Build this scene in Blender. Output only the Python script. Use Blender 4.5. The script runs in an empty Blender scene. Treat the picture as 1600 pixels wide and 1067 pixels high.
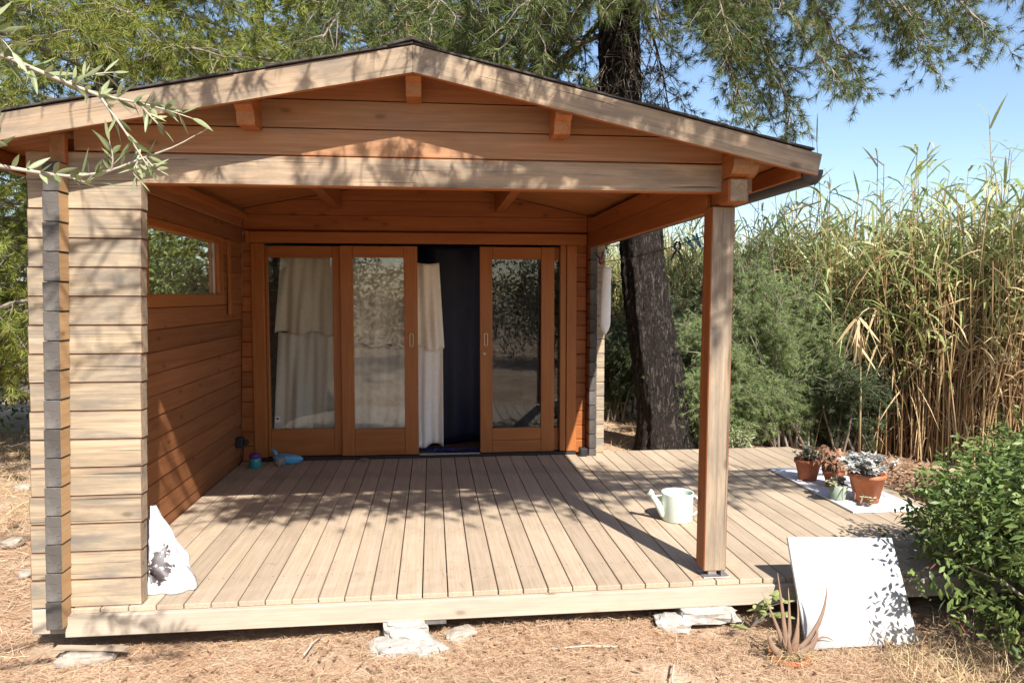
import bpy, math, random
import numpy as np
from mathutils import Matrix, Vector, Quaternion

SC = bpy.context.scene
COL = SC.collection
RNG = np.random.default_rng(7)
random.seed(7)
R = math.radians

# ------------------------------------------------------------------ camera
CAM_YAW, CAM_PITCH, CAM_H = 6.268, -3.549, 1.47
cam_d = bpy.data.cameras.new('camera')
cam_d.sensor_width = 36.0
cam_d.lens = 36.0 * 1138.0 / 1600.0
cam_d.clip_start = 0.05
cam_d.clip_end = 2000.0
cam = bpy.data.objects.new('camera', cam_d)
COL.objects.link(cam)
cam.location = (0, 0, CAM_H)
cam.rotation_euler = (R(90 + CAM_PITCH), 0, R(-CAM_YAW))
SC.camera = cam

# ------------------------------------------------------------------ sky and sun
SUN_EL = R(44.4)
SUN_DIR = Vector((-0.316 * math.cos(SUN_EL), 0.949 * math.cos(SUN_EL), -math.sin(SUN_EL)))
world = bpy.data.worlds.new('World')
SC.world = world
world.use_nodes = True
wn = world.node_tree.nodes
wl = world.node_tree.links
bg = wn['Background']
sky = wn.new('ShaderNodeTexSky')
sky.sky_type = 'NISHITA'
sky.sun_disc = False
sky.sun_elevation = SUN_EL
sky.sun_rotation = R(161.6)
sky.air_density = 1.0
sky.dust_density = 0.9
sky.ozone_density = 2.0
wl.new(sky.outputs[0], bg.inputs[0])
bg.inputs[1].default_value = 0.107
sun_d = bpy.data.lights.new('sun', 'SUN')
sun_d.energy = 5.0
sun_d.angle = R(0.53)
sun_d.color = (1.0, 0.95, 0.87)
sun = bpy.data.objects.new('sun', sun_d)
COL.objects.link(sun)
sun.rotation_euler = SUN_DIR.to_track_quat('-Z', 'Y').to_euler()
sun.location = (4, -12, 14)
SC.view_settings.view_transform = 'Standard'
SC.view_settings.look = 'None'
SC.view_settings.exposure = 1.07
SC.view_settings.gamma = 1.0
SC.view_settings.use_curve_mapping = False
SC.render.engine = 'CYCLES'
SC.cycles.max_bounces = 10
SC.cycles.diffuse_bounces = 5
SC.cycles.transparent_max_bounces = 12

# ------------------------------------------------------------------ materials
def new_mat(name):
    m = bpy.data.materials.new(name)
    m.use_nodes = True
    nt = m.node_tree
    return m, nt, nt.nodes, nt.links, nt.nodes['Principled BSDF']

def mixrgb(n, l, fac, a, b, mode='MIX'):
    x = n.new('ShaderNodeMix'); x.data_type = 'RGBA'; x.blend_type = mode
    for sock, v in ((x.inputs[0], fac), (x.inputs[6], a), (x.inputs[7], b)):
        if hasattr(v, 'is_output'): l.new(v, sock)
        elif isinstance(v, (tuple, list)): sock.default_value = (*v, 1.0) if len(v) == 3 else v
        else: sock.default_value = v
    return x.outputs[2]

def ramp(n, l, src, p0, p1, c0=(0, 0, 0), c1=(1, 1, 1)):
    r = n.new('ShaderNodeValToRGB')
    r.color_ramp.elements[0].position = p0; r.color_ramp.elements[0].color = (*c0, 1)
    r.color_ramp.elements[1].position = p1; r.color_ramp.elements[1].color = (*c1, 1)
    l.new(src, r.inputs[0])
    return r.outputs[0]

def math_node(n, l, op, a, b=None, c=None):
    x = n.new('ShaderNodeMath'); x.operation = op
    for i, v in enumerate((a, b, c)):
        if v is None: continue
        if hasattr(v, 'is_output'): l.new(v, x.inputs[i])
        else: x.inputs[i].default_value = v
    return x.outputs[0]

def noise(n, l, vec, scale, detail=4, rough=0.55, dist=0.0):
    t = n.new('ShaderNodeTexNoise')
    t.inputs['Scale'].default_value = scale
    t.inputs['Detail'].default_value = detail
    t.inputs['Roughness'].default_value = rough
    t.inputs['Distortion'].default_value = dist
    if vec is not None: l.new(vec, t.inputs['Vector'])
    return t.outputs['Fac']

def mapping(n, l, vec, scale, loc=None):
    m = n.new('ShaderNodeMapping')
    m.inputs['Scale'].default_value = scale
    l.new(vec, m.inputs['Vector'])
    if loc is not None: l.new(loc, m.inputs['Location'])
    return m.outputs[0]

def bump(n, l, h, bsdf, strength, dist):
    b = n.new('ShaderNodeBump')
    b.inputs['Strength'].default_value = strength
    b.inputs['Distance'].default_value = dist
    l.new(h, b.inputs['Height'])
    l.new(b.outputs[0], bsdf.inputs['Normal'])

def wood(name, light, dark, weather=None, weather_amt=0.0, knots=True, rough=0.65, grain=1.0, var=0.25, cracks=False):
    """wood with its grain along the local X axis of the piece"""
    m, nt, n, l, b = new_mat(name)
    tc = n.new('ShaderNodeTexCoord')
    oi = n.new('ShaderNodeObjectInfo')
    rnd = n.new('ShaderNodeVectorMath'); rnd.operation = 'SCALE'
    rnd.inputs[0].default_value = (31.0, 17.0, 23.0)
    l.new(oi.outputs['Random'], rnd.inputs['Scale'])
    off = rnd.outputs[0]
    vec = mapping(n, l, tc.outputs['Object'], (1.0, 1.0, 1.0), off)
    g1 = noise(n, l, mapping(n, l, vec, (0.9, 16, 16)), 1.6 * grain, 6, 0.6, 0.8)
    g2 = noise(n, l, mapping(n, l, vec, (2.5, 95, 95)), 1.5 * grain, 3, 0.6)
    f = math_node(n, l, 'ADD', math_node(n, l, 'MULTIPLY', g1, 0.65), math_node(n, l, 'MULTIPLY', g2, 0.35))
    col = mixrgb(n, l, ramp(n, l, f, 0.36, 0.62), dark, light)
    h = f
    if knots:
        kv = mapping(n, l, vec, (1.0, 2.2, 2.2))
        v = n.new('ShaderNodeTexVoronoi'); v.inputs['Scale'].default_value = 4.6
        l.new(kv, v.inputs['Vector'])
        sel = math_node(n, l, 'GREATER_THAN', n_sep(n, l, v.outputs['Color']), 0.5)
        k = math_node(n, l, 'MULTIPLY', sel, ramp(n, l, v.outputs['Distance'], 0.07, 0.16, (1, 1, 1), (0, 0, 0)))
        kd = tuple(c * 0.38 for c in dark)
        col = mixrgb(n, l, math_node(n, l, 'MULTIPLY', k, 0.85), col, kd)
        halo = math_node(n, l, 'MULTIPLY', sel, ramp(n, l, v.outputs['Distance'], 0.10, 0.30, (1, 1, 1), (0, 0, 0)))
        col = mixrgb(n, l, math_node(n, l, 'MULTIPLY', halo, 0.35), col, tuple(c * 0.8 for c in dark))
    if weather:
        w = noise(n, l, mapping(n, l, vec, (1.3, 5, 5)), 1.9, 5, 0.65, 0.3)
        w2 = math_node(n, l, 'MULTIPLY', ramp(n, l, w, 0.42, 0.68), weather_amt)
        col = mixrgb(n, l, w2, col, weather)
        st = noise(n, l, mapping(n, l, vec, (0.8, 60, 60)), 1.0, 4, 0.7)
        col = mixrgb(n, l, math_node(n, l, 'MULTIPLY', ramp(n, l, st, 0.55, 0.75), 0.65 * weather_amt), col, tuple(c * 0.42 for c in weather))
    if cracks:
        ck = noise(n, l, mapping(n, l, vec, (1.2, 70, 70)), 0.8, 2, 0.5, 0.6)
        cf = ramp(n, l, ck, 0.30, 0.345, (1, 1, 1), (0, 0, 0))
        col = mixrgb(n, l, math_node(n, l, 'MULTIPLY', cf, 0.75), col, tuple(c * 0.22 for c in dark))
        h = math_node(n, l, 'SUBTRACT', h, math_node(n, l, 'MULTIPLY', cf, 0.6))
    hs = n.new('ShaderNodeHueSaturation')
    l.new(col, hs.inputs['Color'])
    l.new(math_node(n, l, 'MULTIPLY_ADD', oi.outputs['Random'], var, 1.0 - var * 0.5), hs.inputs['Value'])
    l.new(hs.outputs[0], b.inputs['Base Color'])
    b.inputs['Roughness'].default_value = rough
    b.inputs['Specular IOR Level'].default_value = 0.3
    bump(n, l, h, b, 0.35, 0.004)
    return m

def n_sep(n, l, colour):
    s = n.new('ShaderNodeSeparateColor')
    l.new(colour, s.inputs[0])
    return s.outputs[0]

def plain(name, colour, rough=0.6, var=0.12, scale=20.0, metallic=0.0, dirt=None, dirt_amt=0.3, bumpy=0.0, spec=0.4):
    m, nt, n, l, b = new_mat(name)
    tc = n.new('ShaderNodeTexCoord')
    f = noise(n, l, tc.outputs['Object'], scale, 5, 0.6)
    c = mixrgb(n, l, ramp(n, l, f, 0.3, 0.7), tuple(x * (1 - var) for x in colour), tuple(min(1, x * (1 + var)) for x in colour))
    if dirt:
        d = noise(n, l, tc.outputs['Object'], scale * 0.35, 6, 0.7, 0.5)
        c = mixrgb(n, l, math_node(n, l, 'MULTIPLY', ramp(n, l, d, 0.48, 0.7), dirt_amt), c, dirt)
    l.new(c, b.inputs['Base Color'])
    b.inputs['Roughness'].default_value = rough
    b.inputs['Metallic'].default_value = metallic
    b.inputs['Specular IOR Level'].default_value = spec
    if bumpy: bump(n, l, f, b, bumpy, 0.01)
    return m

def leaf_mat(name, c_a, c_b, transl=0.3, rough=0.5, clump=1.2, c_dry=None, dry=0.0, spec=0.35):
    """colour varies leaf by leaf (random per island) and clump by clump"""
    m, nt, n, l, b = new_mat(name)
    geo = n.new('ShaderNodeNewGeometry')
    tc = n.new('ShaderNodeTexCoord')
    cl = noise(n, l, tc.outputs['Object'], clump, 3, 0.5)
    f = math_node(n, l, 'ADD', math_node(n, l, 'MULTIPLY', geo.outputs['Random Per Island'], 0.6), math_node(n, l, 'MULTIPLY', cl, 0.6))
    c = mixrgb(n, l, ramp(n, l, f, 0.25, 0.85), c_a, c_b)
    if c_dry:
        d = math_node(n, l, 'GREATER_THAN', math_node(n, l, 'FRACT', math_node(n, l, 'MULTIPLY', geo.outputs['Random Per Island'], 57.3)), 1.0 - dry)
        c = mixrgb(n, l, d, c, c_dry)
    l.new(c, b.inputs['Base Color'])
    b.inputs['Roughness'].default_value = rough
    b.inputs['Specular IOR Level'].default_value = spec
    t = n.new('ShaderNodeBsdfTranslucent')
    l.new(mixrgb(n, l, 0.5, c, (0.35, 0.42, 0.05), 'MULTIPLY') if False else c, t.inputs['Color'])
    mx = n.new('ShaderNodeMixShader')
    mx.inputs[0].default_value = transl
    l.new(b.outputs[0], mx.inputs[1]); l.new(t.outputs[0], mx.inputs[2])
    l.new(mx.outputs[0], n['Material Output'].inputs['Surface'])
    return m

def bark_mat(name, c_a, c_b, scale=9.0, disp=0.5):
    m, nt, n, l, b = new_mat(name)
    tc = n.new('ShaderNodeTexCoord')
    v = mapping(n, l, tc.outputs['Object'], (1, 1, 0.22))
    n1 = noise(n, l, v, scale * 1.6, 6, 0.7, 1.4)
    n2 = noise(n, l, v, scale * 4.5, 4, 0.65, 0.8)
    big = noise(n, l, tc.outputs['Object'], 2.0, 4, 0.6)
    fur = math_node(n, l, 'ABSOLUTE', math_node(n, l, 'SUBTRACT', n1, 0.5))
    h = math_node(n, l, 'ADD', math_node(n, l, 'MULTIPLY', ramp(n, l, fur, 0.0, 0.09), 0.65), math_node(n, l, 'MULTIPLY', n2, 0.45))
    c = mixrgb(n, l, ramp(n, l, h, 0.25, 0.95), c_a, c_b)
    c = mixrgb(n, l, math_node(n, l, 'MULTIPLY', ramp(n, l, big, 0.5, 0.7), 0.35), c, (0.075, 0.052, 0.042))
    l.new(c, b.inputs['Base Color'])
    b.inputs['Roughness'].default_value = 0.9
    b.inputs['Specular IOR Level'].default_value = 0.15
    bump(n, l, h, b, 1.0, 0.03)
    return m

def n_col(n, l, vec, scale):
    t = n.new('ShaderNodeTexNoise'); t.inputs['Scale'].default_value = scale
    l.new(vec, t.inputs['Vector'])
    return t.outputs['Color']

def glass_mat(name, dust_or_veil=0.0, ior=1.6):
    m, nt, n, l, b = new_mat(name)
    n.remove(b)
    tr = n.new('ShaderNodeBsdfTransparent'); tr.inputs[0].default_value = (0.86, 0.88, 0.87, 1)
    gl = n.new('ShaderNodeBsdfGlossy'); gl.inputs['Roughness'].default_value = 0.008
    gl.inputs[0].default_value = (0.95, 0.97, 0.96, 1)
    lw_ = n.new('ShaderNodeLayerWeight'); lw_.inputs[0].default_value = 0.5
    f0 = ((ior - 1) / (ior + 1)) ** 2     # Schlick, the same from both faces of the pane
    fac = math_node(n, l, 'MULTIPLY_ADD', math_node(n, l, 'POWER', lw_.outputs['Facing'], 5.0), 1 - f0, f0)
    mx = n.new('ShaderNodeMixShader'); l.new(fac, mx.inputs[0]); l.new(tr.outputs[0], mx.inputs[1]); l.new(gl.outputs[0], mx.inputs[2])
    out = mx.outputs[0]
    if dust_or_veil:
        tc = n.new('ShaderNodeTexCoord')
        d = n.new('ShaderNodeBsdfDiffuse'); d.inputs[0].default_value = (0.55, 0.52, 0.46, 1)
        sp = ramp(n, l, noise(n, l, tc.outputs['Object'], 130, 3, 0.7), 0.52, 0.72)
        big = ramp(n, l, noise(n, l, tc.outputs['Object'], 5, 4, 0.6), 0.35, 0.7)
        df = math_node(n, l, 'MULTIPLY', math_node(n, l, 'MULTIPLY_ADD', sp, 0.7, 0.3), math_node(n, l, 'MULTIPLY_ADD', big, dust_or_veil, dust_or_veil * 0.5))
        m2 = n.new('ShaderNodeMixShader'); l.new(df, m2.inputs[0]); l.new(out, m2.inputs[1]); l.new(d.outputs[0], m2.inputs[2])
        out = m2.outputs[0]
    l.new(out, n['Material Output'].inputs['Surface'])
    return m

def end_grain_mat():
    m, nt, n, l, b = new_mat('grey_end_grain')
    tc = n.new('ShaderNodeTexCoord'); oi = n.new('ShaderNodeObjectInfo')
    sx = n.new('ShaderNodeSeparateXYZ'); l.new(tc.outputs['Object'], sx.inputs[0])
    oy = math_node(n, l, 'MULTIPLY_ADD', oi.outputs['Random'], 0.08, -0.04)
    dy = math_node(n, l, 'ADD', sx.outputs[1], oy); dz = math_node(n, l, 'ADD', sx.outputs[2], 0.05)
    rr = math_node(n, l, 'SQRT', math_node(n, l, 'ADD', math_node(n, l, 'MULTIPLY', dy, dy), math_node(n, l, 'MULTIPLY', dz, dz)))
    nz = noise(n, l, tc.outputs['Object'], 22, 5, 0.65)
    ring = math_node(n, l, 'SINE', math_node(n, l, 'ADD', math_node(n, l, 'MULTIPLY', rr, 1100.0), math_node(n, l, 'MULTIPLY', nz, 7.0)))
    c = mixrgb(n, l, math_node(n, l, 'MULTIPLY_ADD', ring, 0.25, 0.5), (0.058, 0.051, 0.046), (0.120, 0.107, 0.097))
    c = mixrgb(n, l, math_node(n, l, 'MULTIPLY', ramp(n, l, noise(n, l, tc.outputs['Object'], 9, 5, 0.7), 0.5, 0.72), 0.45), c, (0.22, 0.205, 0.19))
    ck = ramp(n, l, noise(n, l, mapping(n, l, tc.outputs['Object'], (1, 9, 60)), 1.3, 3, 0.6, 1.0), 0.30, 0.35, (1, 1, 1), (0, 0, 0))
    c = mixrgb(n, l, math_node(n, l, 'MULTIPLY', ck, 0.7), c, (0.02, 0.018, 0.016))
    hs = n.new('ShaderNodeHueSaturation'); l.new(c, hs.inputs['Color'])
    l.new(math_node(n, l, 'MULTIPLY_ADD', oi.outputs['Random'], 0.5, 0.75), hs.inputs['Value'])
    l.new(hs.outputs[0], b.inputs['Base Color'])
    b.inputs['Roughness'].default_value = 0.92; b.inputs['Specular IOR Level'].default_value = 0.15
    bump(n, l, math_node(n, l, 'ADD', math_node(n, l, 'MULTIPLY', ring, 0.2), nz), b, 0.5, 0.004)
    return m

M = {}
M['weathered'] = wood('weathered_pine', (0.41, 0.325, 0.225), (0.265, 0.195, 0.122), (0.18, 0.155, 0.128), 1.0, cracks=True, rough=0.8)
M['facia'] = wood('weathered_barge_board', (0.40, 0.295, 0.20), (0.26, 0.18, 0.115), (0.17, 0.14, 0.11), 0.95, cracks=True, rough=0.8)
M['grey_end'] = end_grain_mat()
M['fresh'] = wood('honey_pine', (0.44, 0.285, 0.15), (0.35, 0.205, 0.095), None, 0, rough=0.6)
M['stain'] = wood('orange_stained_pine', (0.345, 0.118, 0.034), (0.240, 0.070, 0.018), None, 0, rough=0.5, var=0.34)
M['wall_stain'] = wood('brown_stained_wall_pine', (0.31, 0.128, 0.052), (0.21, 0.078, 0.029), None, 0, rough=0.55, var=0.34)
M['door'] = wood('varnished_door_pine', (0.375, 0.138, 0.040), (0.30, 0.098, 0.026), None, 0, knots=False, rough=0.38, var=0.12)
M['ceiling'] = wood('ceiling_pine', (0.40, 0.155, 0.050), (0.32, 0.11, 0.033), None, 0, rough=0.5, var=0.16)
M['floor_dark'] = wood('room_floor_boards', (0.20, 0.12, 0.07), (0.14, 0.08, 0.05), None, 0)
M['beam'] = wood('sun_browned_pine', (0.36, 0.19, 0.095), (0.25, 0.115, 0.052), (0.22, 0.135, 0.085), 0.6, rough=0.7)
M['gable'] = wood('brown_stained_gable_pine', (0.33, 0.145, 0.062), (0.24, 0.092, 0.036), None, 0, rough=0.65, var=0.25)
M['groove'] = plain('dark_joint', (0.17, 0.095, 0.055), 0.8, 0.2)
M['post'] = wood('weathered_post_pine', (0.41, 0.315, 0.22), (0.25, 0.185, 0.125), (0.18, 0.15, 0.12), 0.8, cracks=True, rough=0.85)
M['lumber'] = wood('pale_lumber', (0.48, 0.405, 0.32), (0.40, 0.325, 0.245), (0.33, 0.28, 0.225), 0.5, rough=0.75)
M['shingle'] = plain('bitumen_shingle', (0.055, 0.048, 0.045), 0.95, 0.3, 60, dirt=(0.13, 0.09, 0.06), dirt_amt=0.4, bumpy=0.6)
M['gutter'] = plain('dark_grey_pvc', (0.05, 0.05, 0.055), 0.45, 0.1)
M['black'] = plain('black_plastic', (0.02, 0.02, 0.022), 0.45, 0.15)
M['glass'] = glass_mat('window_glass', 0.04, 1.5)
M['glass_dusty'] = glass_mat('dusty_window_glass', 0.34, 1.75)
M['brass'] = plain('dull_brass', (0.42, 0.34, 0.19), 0.4, 0.2, 60, metallic=0.8)
M['steel'] = plain('zinc_steel', (0.38, 0.37, 0.36), 0.45, 0.2, 40, metallic=0.7, dirt=(0.25, 0.12, 0.06), dirt_amt=0.4)

def deck_mat():
    m, nt, n, l, b = new_mat('beige_grooved_decking')
    tc = n.new('ShaderNodeTexCoord'); oi = n.new('ShaderNodeObjectInfo')
    rnd = n.new('ShaderNodeVectorMath'); rnd.operation = 'SCALE'; rnd.inputs[0].default_value = (13, 7, 3)
    l.new(oi.outputs['Random'], rnd.inputs['Scale'])
    vec = mapping(n, l, tc.outputs['Object'], (1, 1, 1), rnd.outputs[0])
    g = noise(n, l, mapping(n, l, vec, (1.2, 40, 40)), 2.0, 5, 0.6)
    s = noise(n, l, vec, 3.0, 6, 0.7, 0.4)
    sp = noise(n, l, vec, 160, 2, 0.6)
    c = mixrgb(n, l, ramp(n, l, g, 0.35, 0.65), (0.345, 0.266, 0.188), (0.425, 0.336, 0.246))
    c = mixrgb(n, l, math_node(n, l, 'MULTIPLY', ramp(n, l, s, 0.5, 0.72), 0.4), c, (0.47, 0.38, 0.295))
    c = mixrgb(n, l, math_node(n, l, 'MULTIPLY', ramp(n, l, sp, 0.62, 0.72), 0.35), c, (0.22, 0.15, 0.10))
    sl = n.new('ShaderNodeSeparateXYZ'); l.new(tc.outputs['Object'], sl.inputs[0])
    fx = math_node(n, l, 'MULTIPLY', math_node(n, l, 'ABSOLUTE', math_node(n, l, 'SUBTRACT', math_node(n, l, 'FRACT', math_node(n, l, 'MULTIPLY_ADD', sl.outputs[0], 1 / .7, 10.25)), .5)), .7)
    fy = math_node(n, l, 'SUBTRACT', math_node(n, l, 'ABSOLUTE', sl.outputs[1]), .037)
    rd = math_node(n, l, 'SQRT', math_node(n, l, 'ADD', math_node(n, l, 'MULTIPLY', fx, fx), math_node(n, l, 'MULTIPLY', fy, fy)))
    c = mixrgb(n, l, math_node(n, l, 'LESS_THAN', rd, .0042), c, (0.09, 0.075, 0.06))
    st = noise(n, l, tc.outputs['Object'], 1.7, 5, 0.65, 0.6)
    c = mixrgb(n, l, math_node(n, l, 'MULTIPLY', ramp(n, l, st, 0.52, 0.68), 0.35), c, (0.25, 0.185, 0.13))
    hs = n.new('ShaderNodeHueSaturation'); l.new(c, hs.inputs['Color'])
    l.new(math_node(n, l, 'MULTIPLY_ADD', oi.outputs['Random'], 0.26, 0.86), hs.inputs['Value'])
    l.new(hs.outputs[0], b.inputs['Base Color'])
    b.inputs['Roughness'].default_value = 0.75; b.inputs['Specular IOR Level'].default_value = 0.3
    sx = n.new('ShaderNodeSeparateXYZ'); l.new(tc.outputs['Object'], sx.inputs[0])
    gr = math_node(n, l, 'SINE', math_node(n, l, 'MULTIPLY', sx.outputs[1], 2 * math.pi / 0.0072))
    h = math_node(n, l, 'ADD', math_node(n, l, 'MULTIPLY', gr, 0.3), g)
    bump(n, l, h, b, 0.35, 0.0016)
    return m
M['deck'] = deck_mat()

def ground_mat():
    m, nt, n, l, b = new_mat('pine_litter_ground')
    tc = n.new('ShaderNodeTexCoord')
    v = tc.outputs['Object']
    a = noise(n, l, v, 1.1, 6, 0.65, 0.3)
    f = noise(n, l, v, 38, 5, 0.7, 1.0)
    g = noise(n, l, v, 7, 5, 0.65)
    c = mixrgb(n, l, ramp(n, l, f, 0.35, 0.65), (0.30, 0.185, 0.11), (0.47, 0.32, 0.21))
    c = mixrgb(n, l, ramp(n, l, a, 0.45, 0.62), c, mixrgb(n, l, ramp(n, l, f, 0.3, 0.7), (0.42, 0.31, 0.22), (0.56, 0.44, 0.32)))
    c = mixrgb(n, l, math_node(n, l, 'MULTIPLY', ramp(n, l, g, 0.55, 0.75), 0.4), c, (0.26, 0.17, 0.11))
    l.new(c, b.inputs['Base Color'])
    b.inputs['Roughness'].default_value = 0.95; b.inputs['Specular IOR Level'].default_value = 0.1
    bump(n, l, math_node(n, l, 'ADD', f, g), b, 0.8, 0.02)
    return m
M['ground'] = ground_mat()

# ------------------------------------------------------------------ mesh helpers
W = {}          # world matrices by object name

def place(o, wm, parent=None):
    COL.objects.link(o)
    o.matrix_basis = wm
    if parent is not None:
        o.parent = parent
        o.matrix_parent_inverse = W[parent.name].inverted()
    W[o.name] = wm.copy()
    return o

def tag(o, label, cat, group=None, kind=None):
    if label: o['label'] = label
    if cat: o['category'] = cat
    if group: o['group'] = group
    if kind: o['kind'] = kind
    return o

def empty(name, loc=(0, 0, 0), rz=0.0, label=None, cat=None, group=None):
    o = bpy.data.objects.new(name, None)
    o.empty_display_size = 0.1
    place(o, Matrix.Translation(loc) @ Matrix.Rotation(rz, 4, 'Z'))
    tag(o, label, cat, group)
    return o

class MB:
    """collects vertex and face arrays, builds one mesh"""
    def __init__(s): s.V = []; s.F = []; s.n = 0
    def add(s, v, f, mi=0):
        v = np.asarray(v, dtype=np.float64).reshape(-1, 3)
        if isinstance(f, np.ndarray): s.F.append((f + s.n, mi))
        else:
            by = {}
            for q in f: by.setdefault(len(q), []).append(q)
            for q in by.values(): s.F.append((np.asarray(q) + s.n, mi))
        s.V.append(v); s.n += len(v)
    def mesh(s, name, mats, smooth=False):
        me = bpy.data.meshes.new(name)
        V = np.concatenate(s.V)
        loops = np.concatenate([f.ravel() for f, _ in s.F]).astype(np.int32)
        tot = np.concatenate([np.full(len(f), f.shape[1]) for f, _ in s.F]).astype(np.int32)
        mi = np.concatenate([np.full(len(f), k) for f, k in s.F]).astype(np.int32)
        start = np.concatenate(([0], np.cumsum(tot)[:-1])).astype(np.int32)
        me.vertices.add(len(V)); me.vertices.foreach_set('co', V.ravel().astype(np.float32))
        me.loops.add(len(loops)); me.loops.foreach_set('vertex_index', loops)
        me.polygons.add(len(tot)); me.polygons.foreach_set('loop_start', start)
        me.polygons.foreach_set('loop_total', tot); me.polygons.foreach_set('material_index', mi)
        if smooth: me.polygons.foreach_set('use_smooth', np.ones(len(tot), dtype=bool))
        for m in (mats if isinstance(mats, (list, tuple)) else [mats]): me.materials.append(m)
        me.update(calc_edges=True); me.validate()
        return me
    def obj(s, name, mats, parent=None, wm=None, smooth=False):
        return place(bpy.data.objects.new(name, s.mesh(name, mats, smooth)), wm or Matrix.Identity(4), parent)

def cham_box(sx, sy, sz, c):
    """box with chamfered edges, centred: verts, faces"""
    hx, hy, hz = sx / 2, sy / 2, sz / 2
    V = []; idx = {}
    for ix in (-1, 1):
        for iy in (-1, 1):
            for iz in (-1, 1):
                idx[ix, iy, iz, 'x'] = len(V); V.append((ix * hx, iy * (hy - c), iz * (hz - c)))
                idx[ix, iy, iz, 'y'] = len(V); V.append((ix * (hx - c), iy * hy, iz * (hz - c)))
                idx[ix, iy, iz, 'z'] = len(V); V.append((ix * (hx - c), iy * (hy - c), iz * hz))
    F = []
    def quad(a, ctr):
        p = [Vector(V[i]) for i in a]
        nrm = (p[1] - p[0]).cross(p[2] - p[0])
        F.append(tuple(a) if nrm.dot(ctr) > 0 else tuple(reversed(a)))
    for s in (-1, 1):
        quad([idx[s, -1, -1, 'x'], idx[s, 1, -1, 'x'], idx[s, 1, 1, 'x'], idx[s, -1, 1, 'x']], Vector((s, 0, 0)))
        quad([idx[-1, s, -1, 'y'], idx[1, s, -1, 'y'], idx[1, s, 1, 'y'], idx[-1, s, 1, 'y']], Vector((0, s, 0)))
        quad([idx[-1, -1, s, 'z'], idx[1, -1, s, 'z'], idx[1, 1, s, 'z'], idx[-1, 1, s, 'z']], Vector((0, 0, s)))
        for t in (-1, 1):
            quad([idx[-1, s, t, 'y'], idx[1, s, t, 'y'], idx[1, s, t, 'z'], idx[-1, s, t, 'z']], Vector((0, s, t)))
            quad([idx[s, -1, t, 'x'], idx[s, 1, t, 'x'], idx[s, 1, t, 'z'], idx[s, -1, t, 'z']], Vector((s, 0, t)))
            quad([idx[s, t, -1, 'x'], idx[s, t, 1, 'x'], idx[s, t, 1, 'y'], idx[s, t, -1, 'y']], Vector((s, t, 0)))
            for u in (-1, 1):
                quad([idx[s, t, u, 'x'], idx[s, t, u, 'y'], idx[s, t, u, 'z']], Vector((s, t, u)))
    return V, F

_box_cache = {}
ROT = {'X': Matrix.Identity(4), 'Y': Matrix.Rotation(R(90), 4, 'Z'), 'Z': Matrix.Rotation(R(-90), 4, 'Y')}

def slab(name, lo, hi, mat, parent=None, axis='X', c=0.004, faces=None, rot=None):
    """axis-aligned piece between two corners; grain (local X) along `axis`.
    faces: {(world normal as tuple): material} for faces with another surface"""
    lo = Vector(lo); hi = Vector(hi)
    size = hi - lo; ctr = (lo + hi) / 2
    if axis == 'X': d = (size.x, size.y, size.z)
    elif axis == 'Y': d = (size.y, size.x, size.z)
    else: d = (size.z, size.y, size.x)
    wm = Matrix.Translation(ctr) @ (rot or Matrix.Identity(4)) @ ROT[axis]
    key = (round(d[0], 4), round(d[1], 4), round(d[2], 4), c, mat.name, axis, tuple(sorted((k, v.name) for k, v in (faces or {}).items())))
    me = _box_cache.get(key)
    if me is None:
        V, F = cham_box(*d, c)
        me = bpy.data.meshes.new(name)
        me.from_pydata(V, [], F); me.materials.append(mat)
        if faces:
            r3 = ROT[axis].to_3x3()
            for nrm, fm in faces.items():
                me.materials.append(fm); k = len(me.materials) - 1
                for p in me.polygons:
                    if (r3 @ p.normal).dot(Vector(nrm)) > 0.8: p.material_index = k
        me.update(); _box_cache[key] = me
    return place(bpy.data.objects.new(name, me), wm, parent)

def prism(name, poly, a0, a1, plane, mat, parent=None, grain=None, faces=None):
    """extrude a 2-D polygon. plane 'XZ' extrudes along Y, 'YZ' along X, 'XY' along Z; grain = world direction of local X"""
    n = len(poly)
    P = []
    for a in (a0, a1):
        for u, v in poly:
            P.append({'XZ': (u, a, v), 'YZ': (a, u, v), 'XY': (u, v, a)}[plane])
    F = [tuple(range(n)), tuple(range(2 * n - 1, n - 1, -1))] + [(i, i + n, (i + 1) % n + n, (i + 1) % n) for i in range(n)]
    ctr = sum((Vector(p) for p in P), Vector()) / len(P)
    g = Vector(grain or (1, 0, 0)).normalized()
    q = Vector((1, 0, 0)).rotation_difference(g)
    wm = Matrix.Translation(ctr) @ q.to_matrix().to_4x4()
    inv = wm.inverted()
    me = bpy.data.meshes.new(name)
    me.from_pydata([inv @ Vector(p) for p in P], [], F)
    import bmesh
    bm = bmesh.new(); bm.from_mesh(me)
    bmesh.ops.recalc_face_normals(bm, faces=bm.faces)
    bm.to_mesh(me); bm.free()
    me.materials.append(mat)
    if faces:
        for nrm, fm in faces.items():
            me.materials.append(fm); k = len(me.materials) - 1
            for p in me.polygons:
                if (q @ p.normal).dot(Vector(nrm)) > 0.6: p.material_index = k
    me.update()
    return place(bpy.data.objects.new(name, me), wm, parent)

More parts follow.
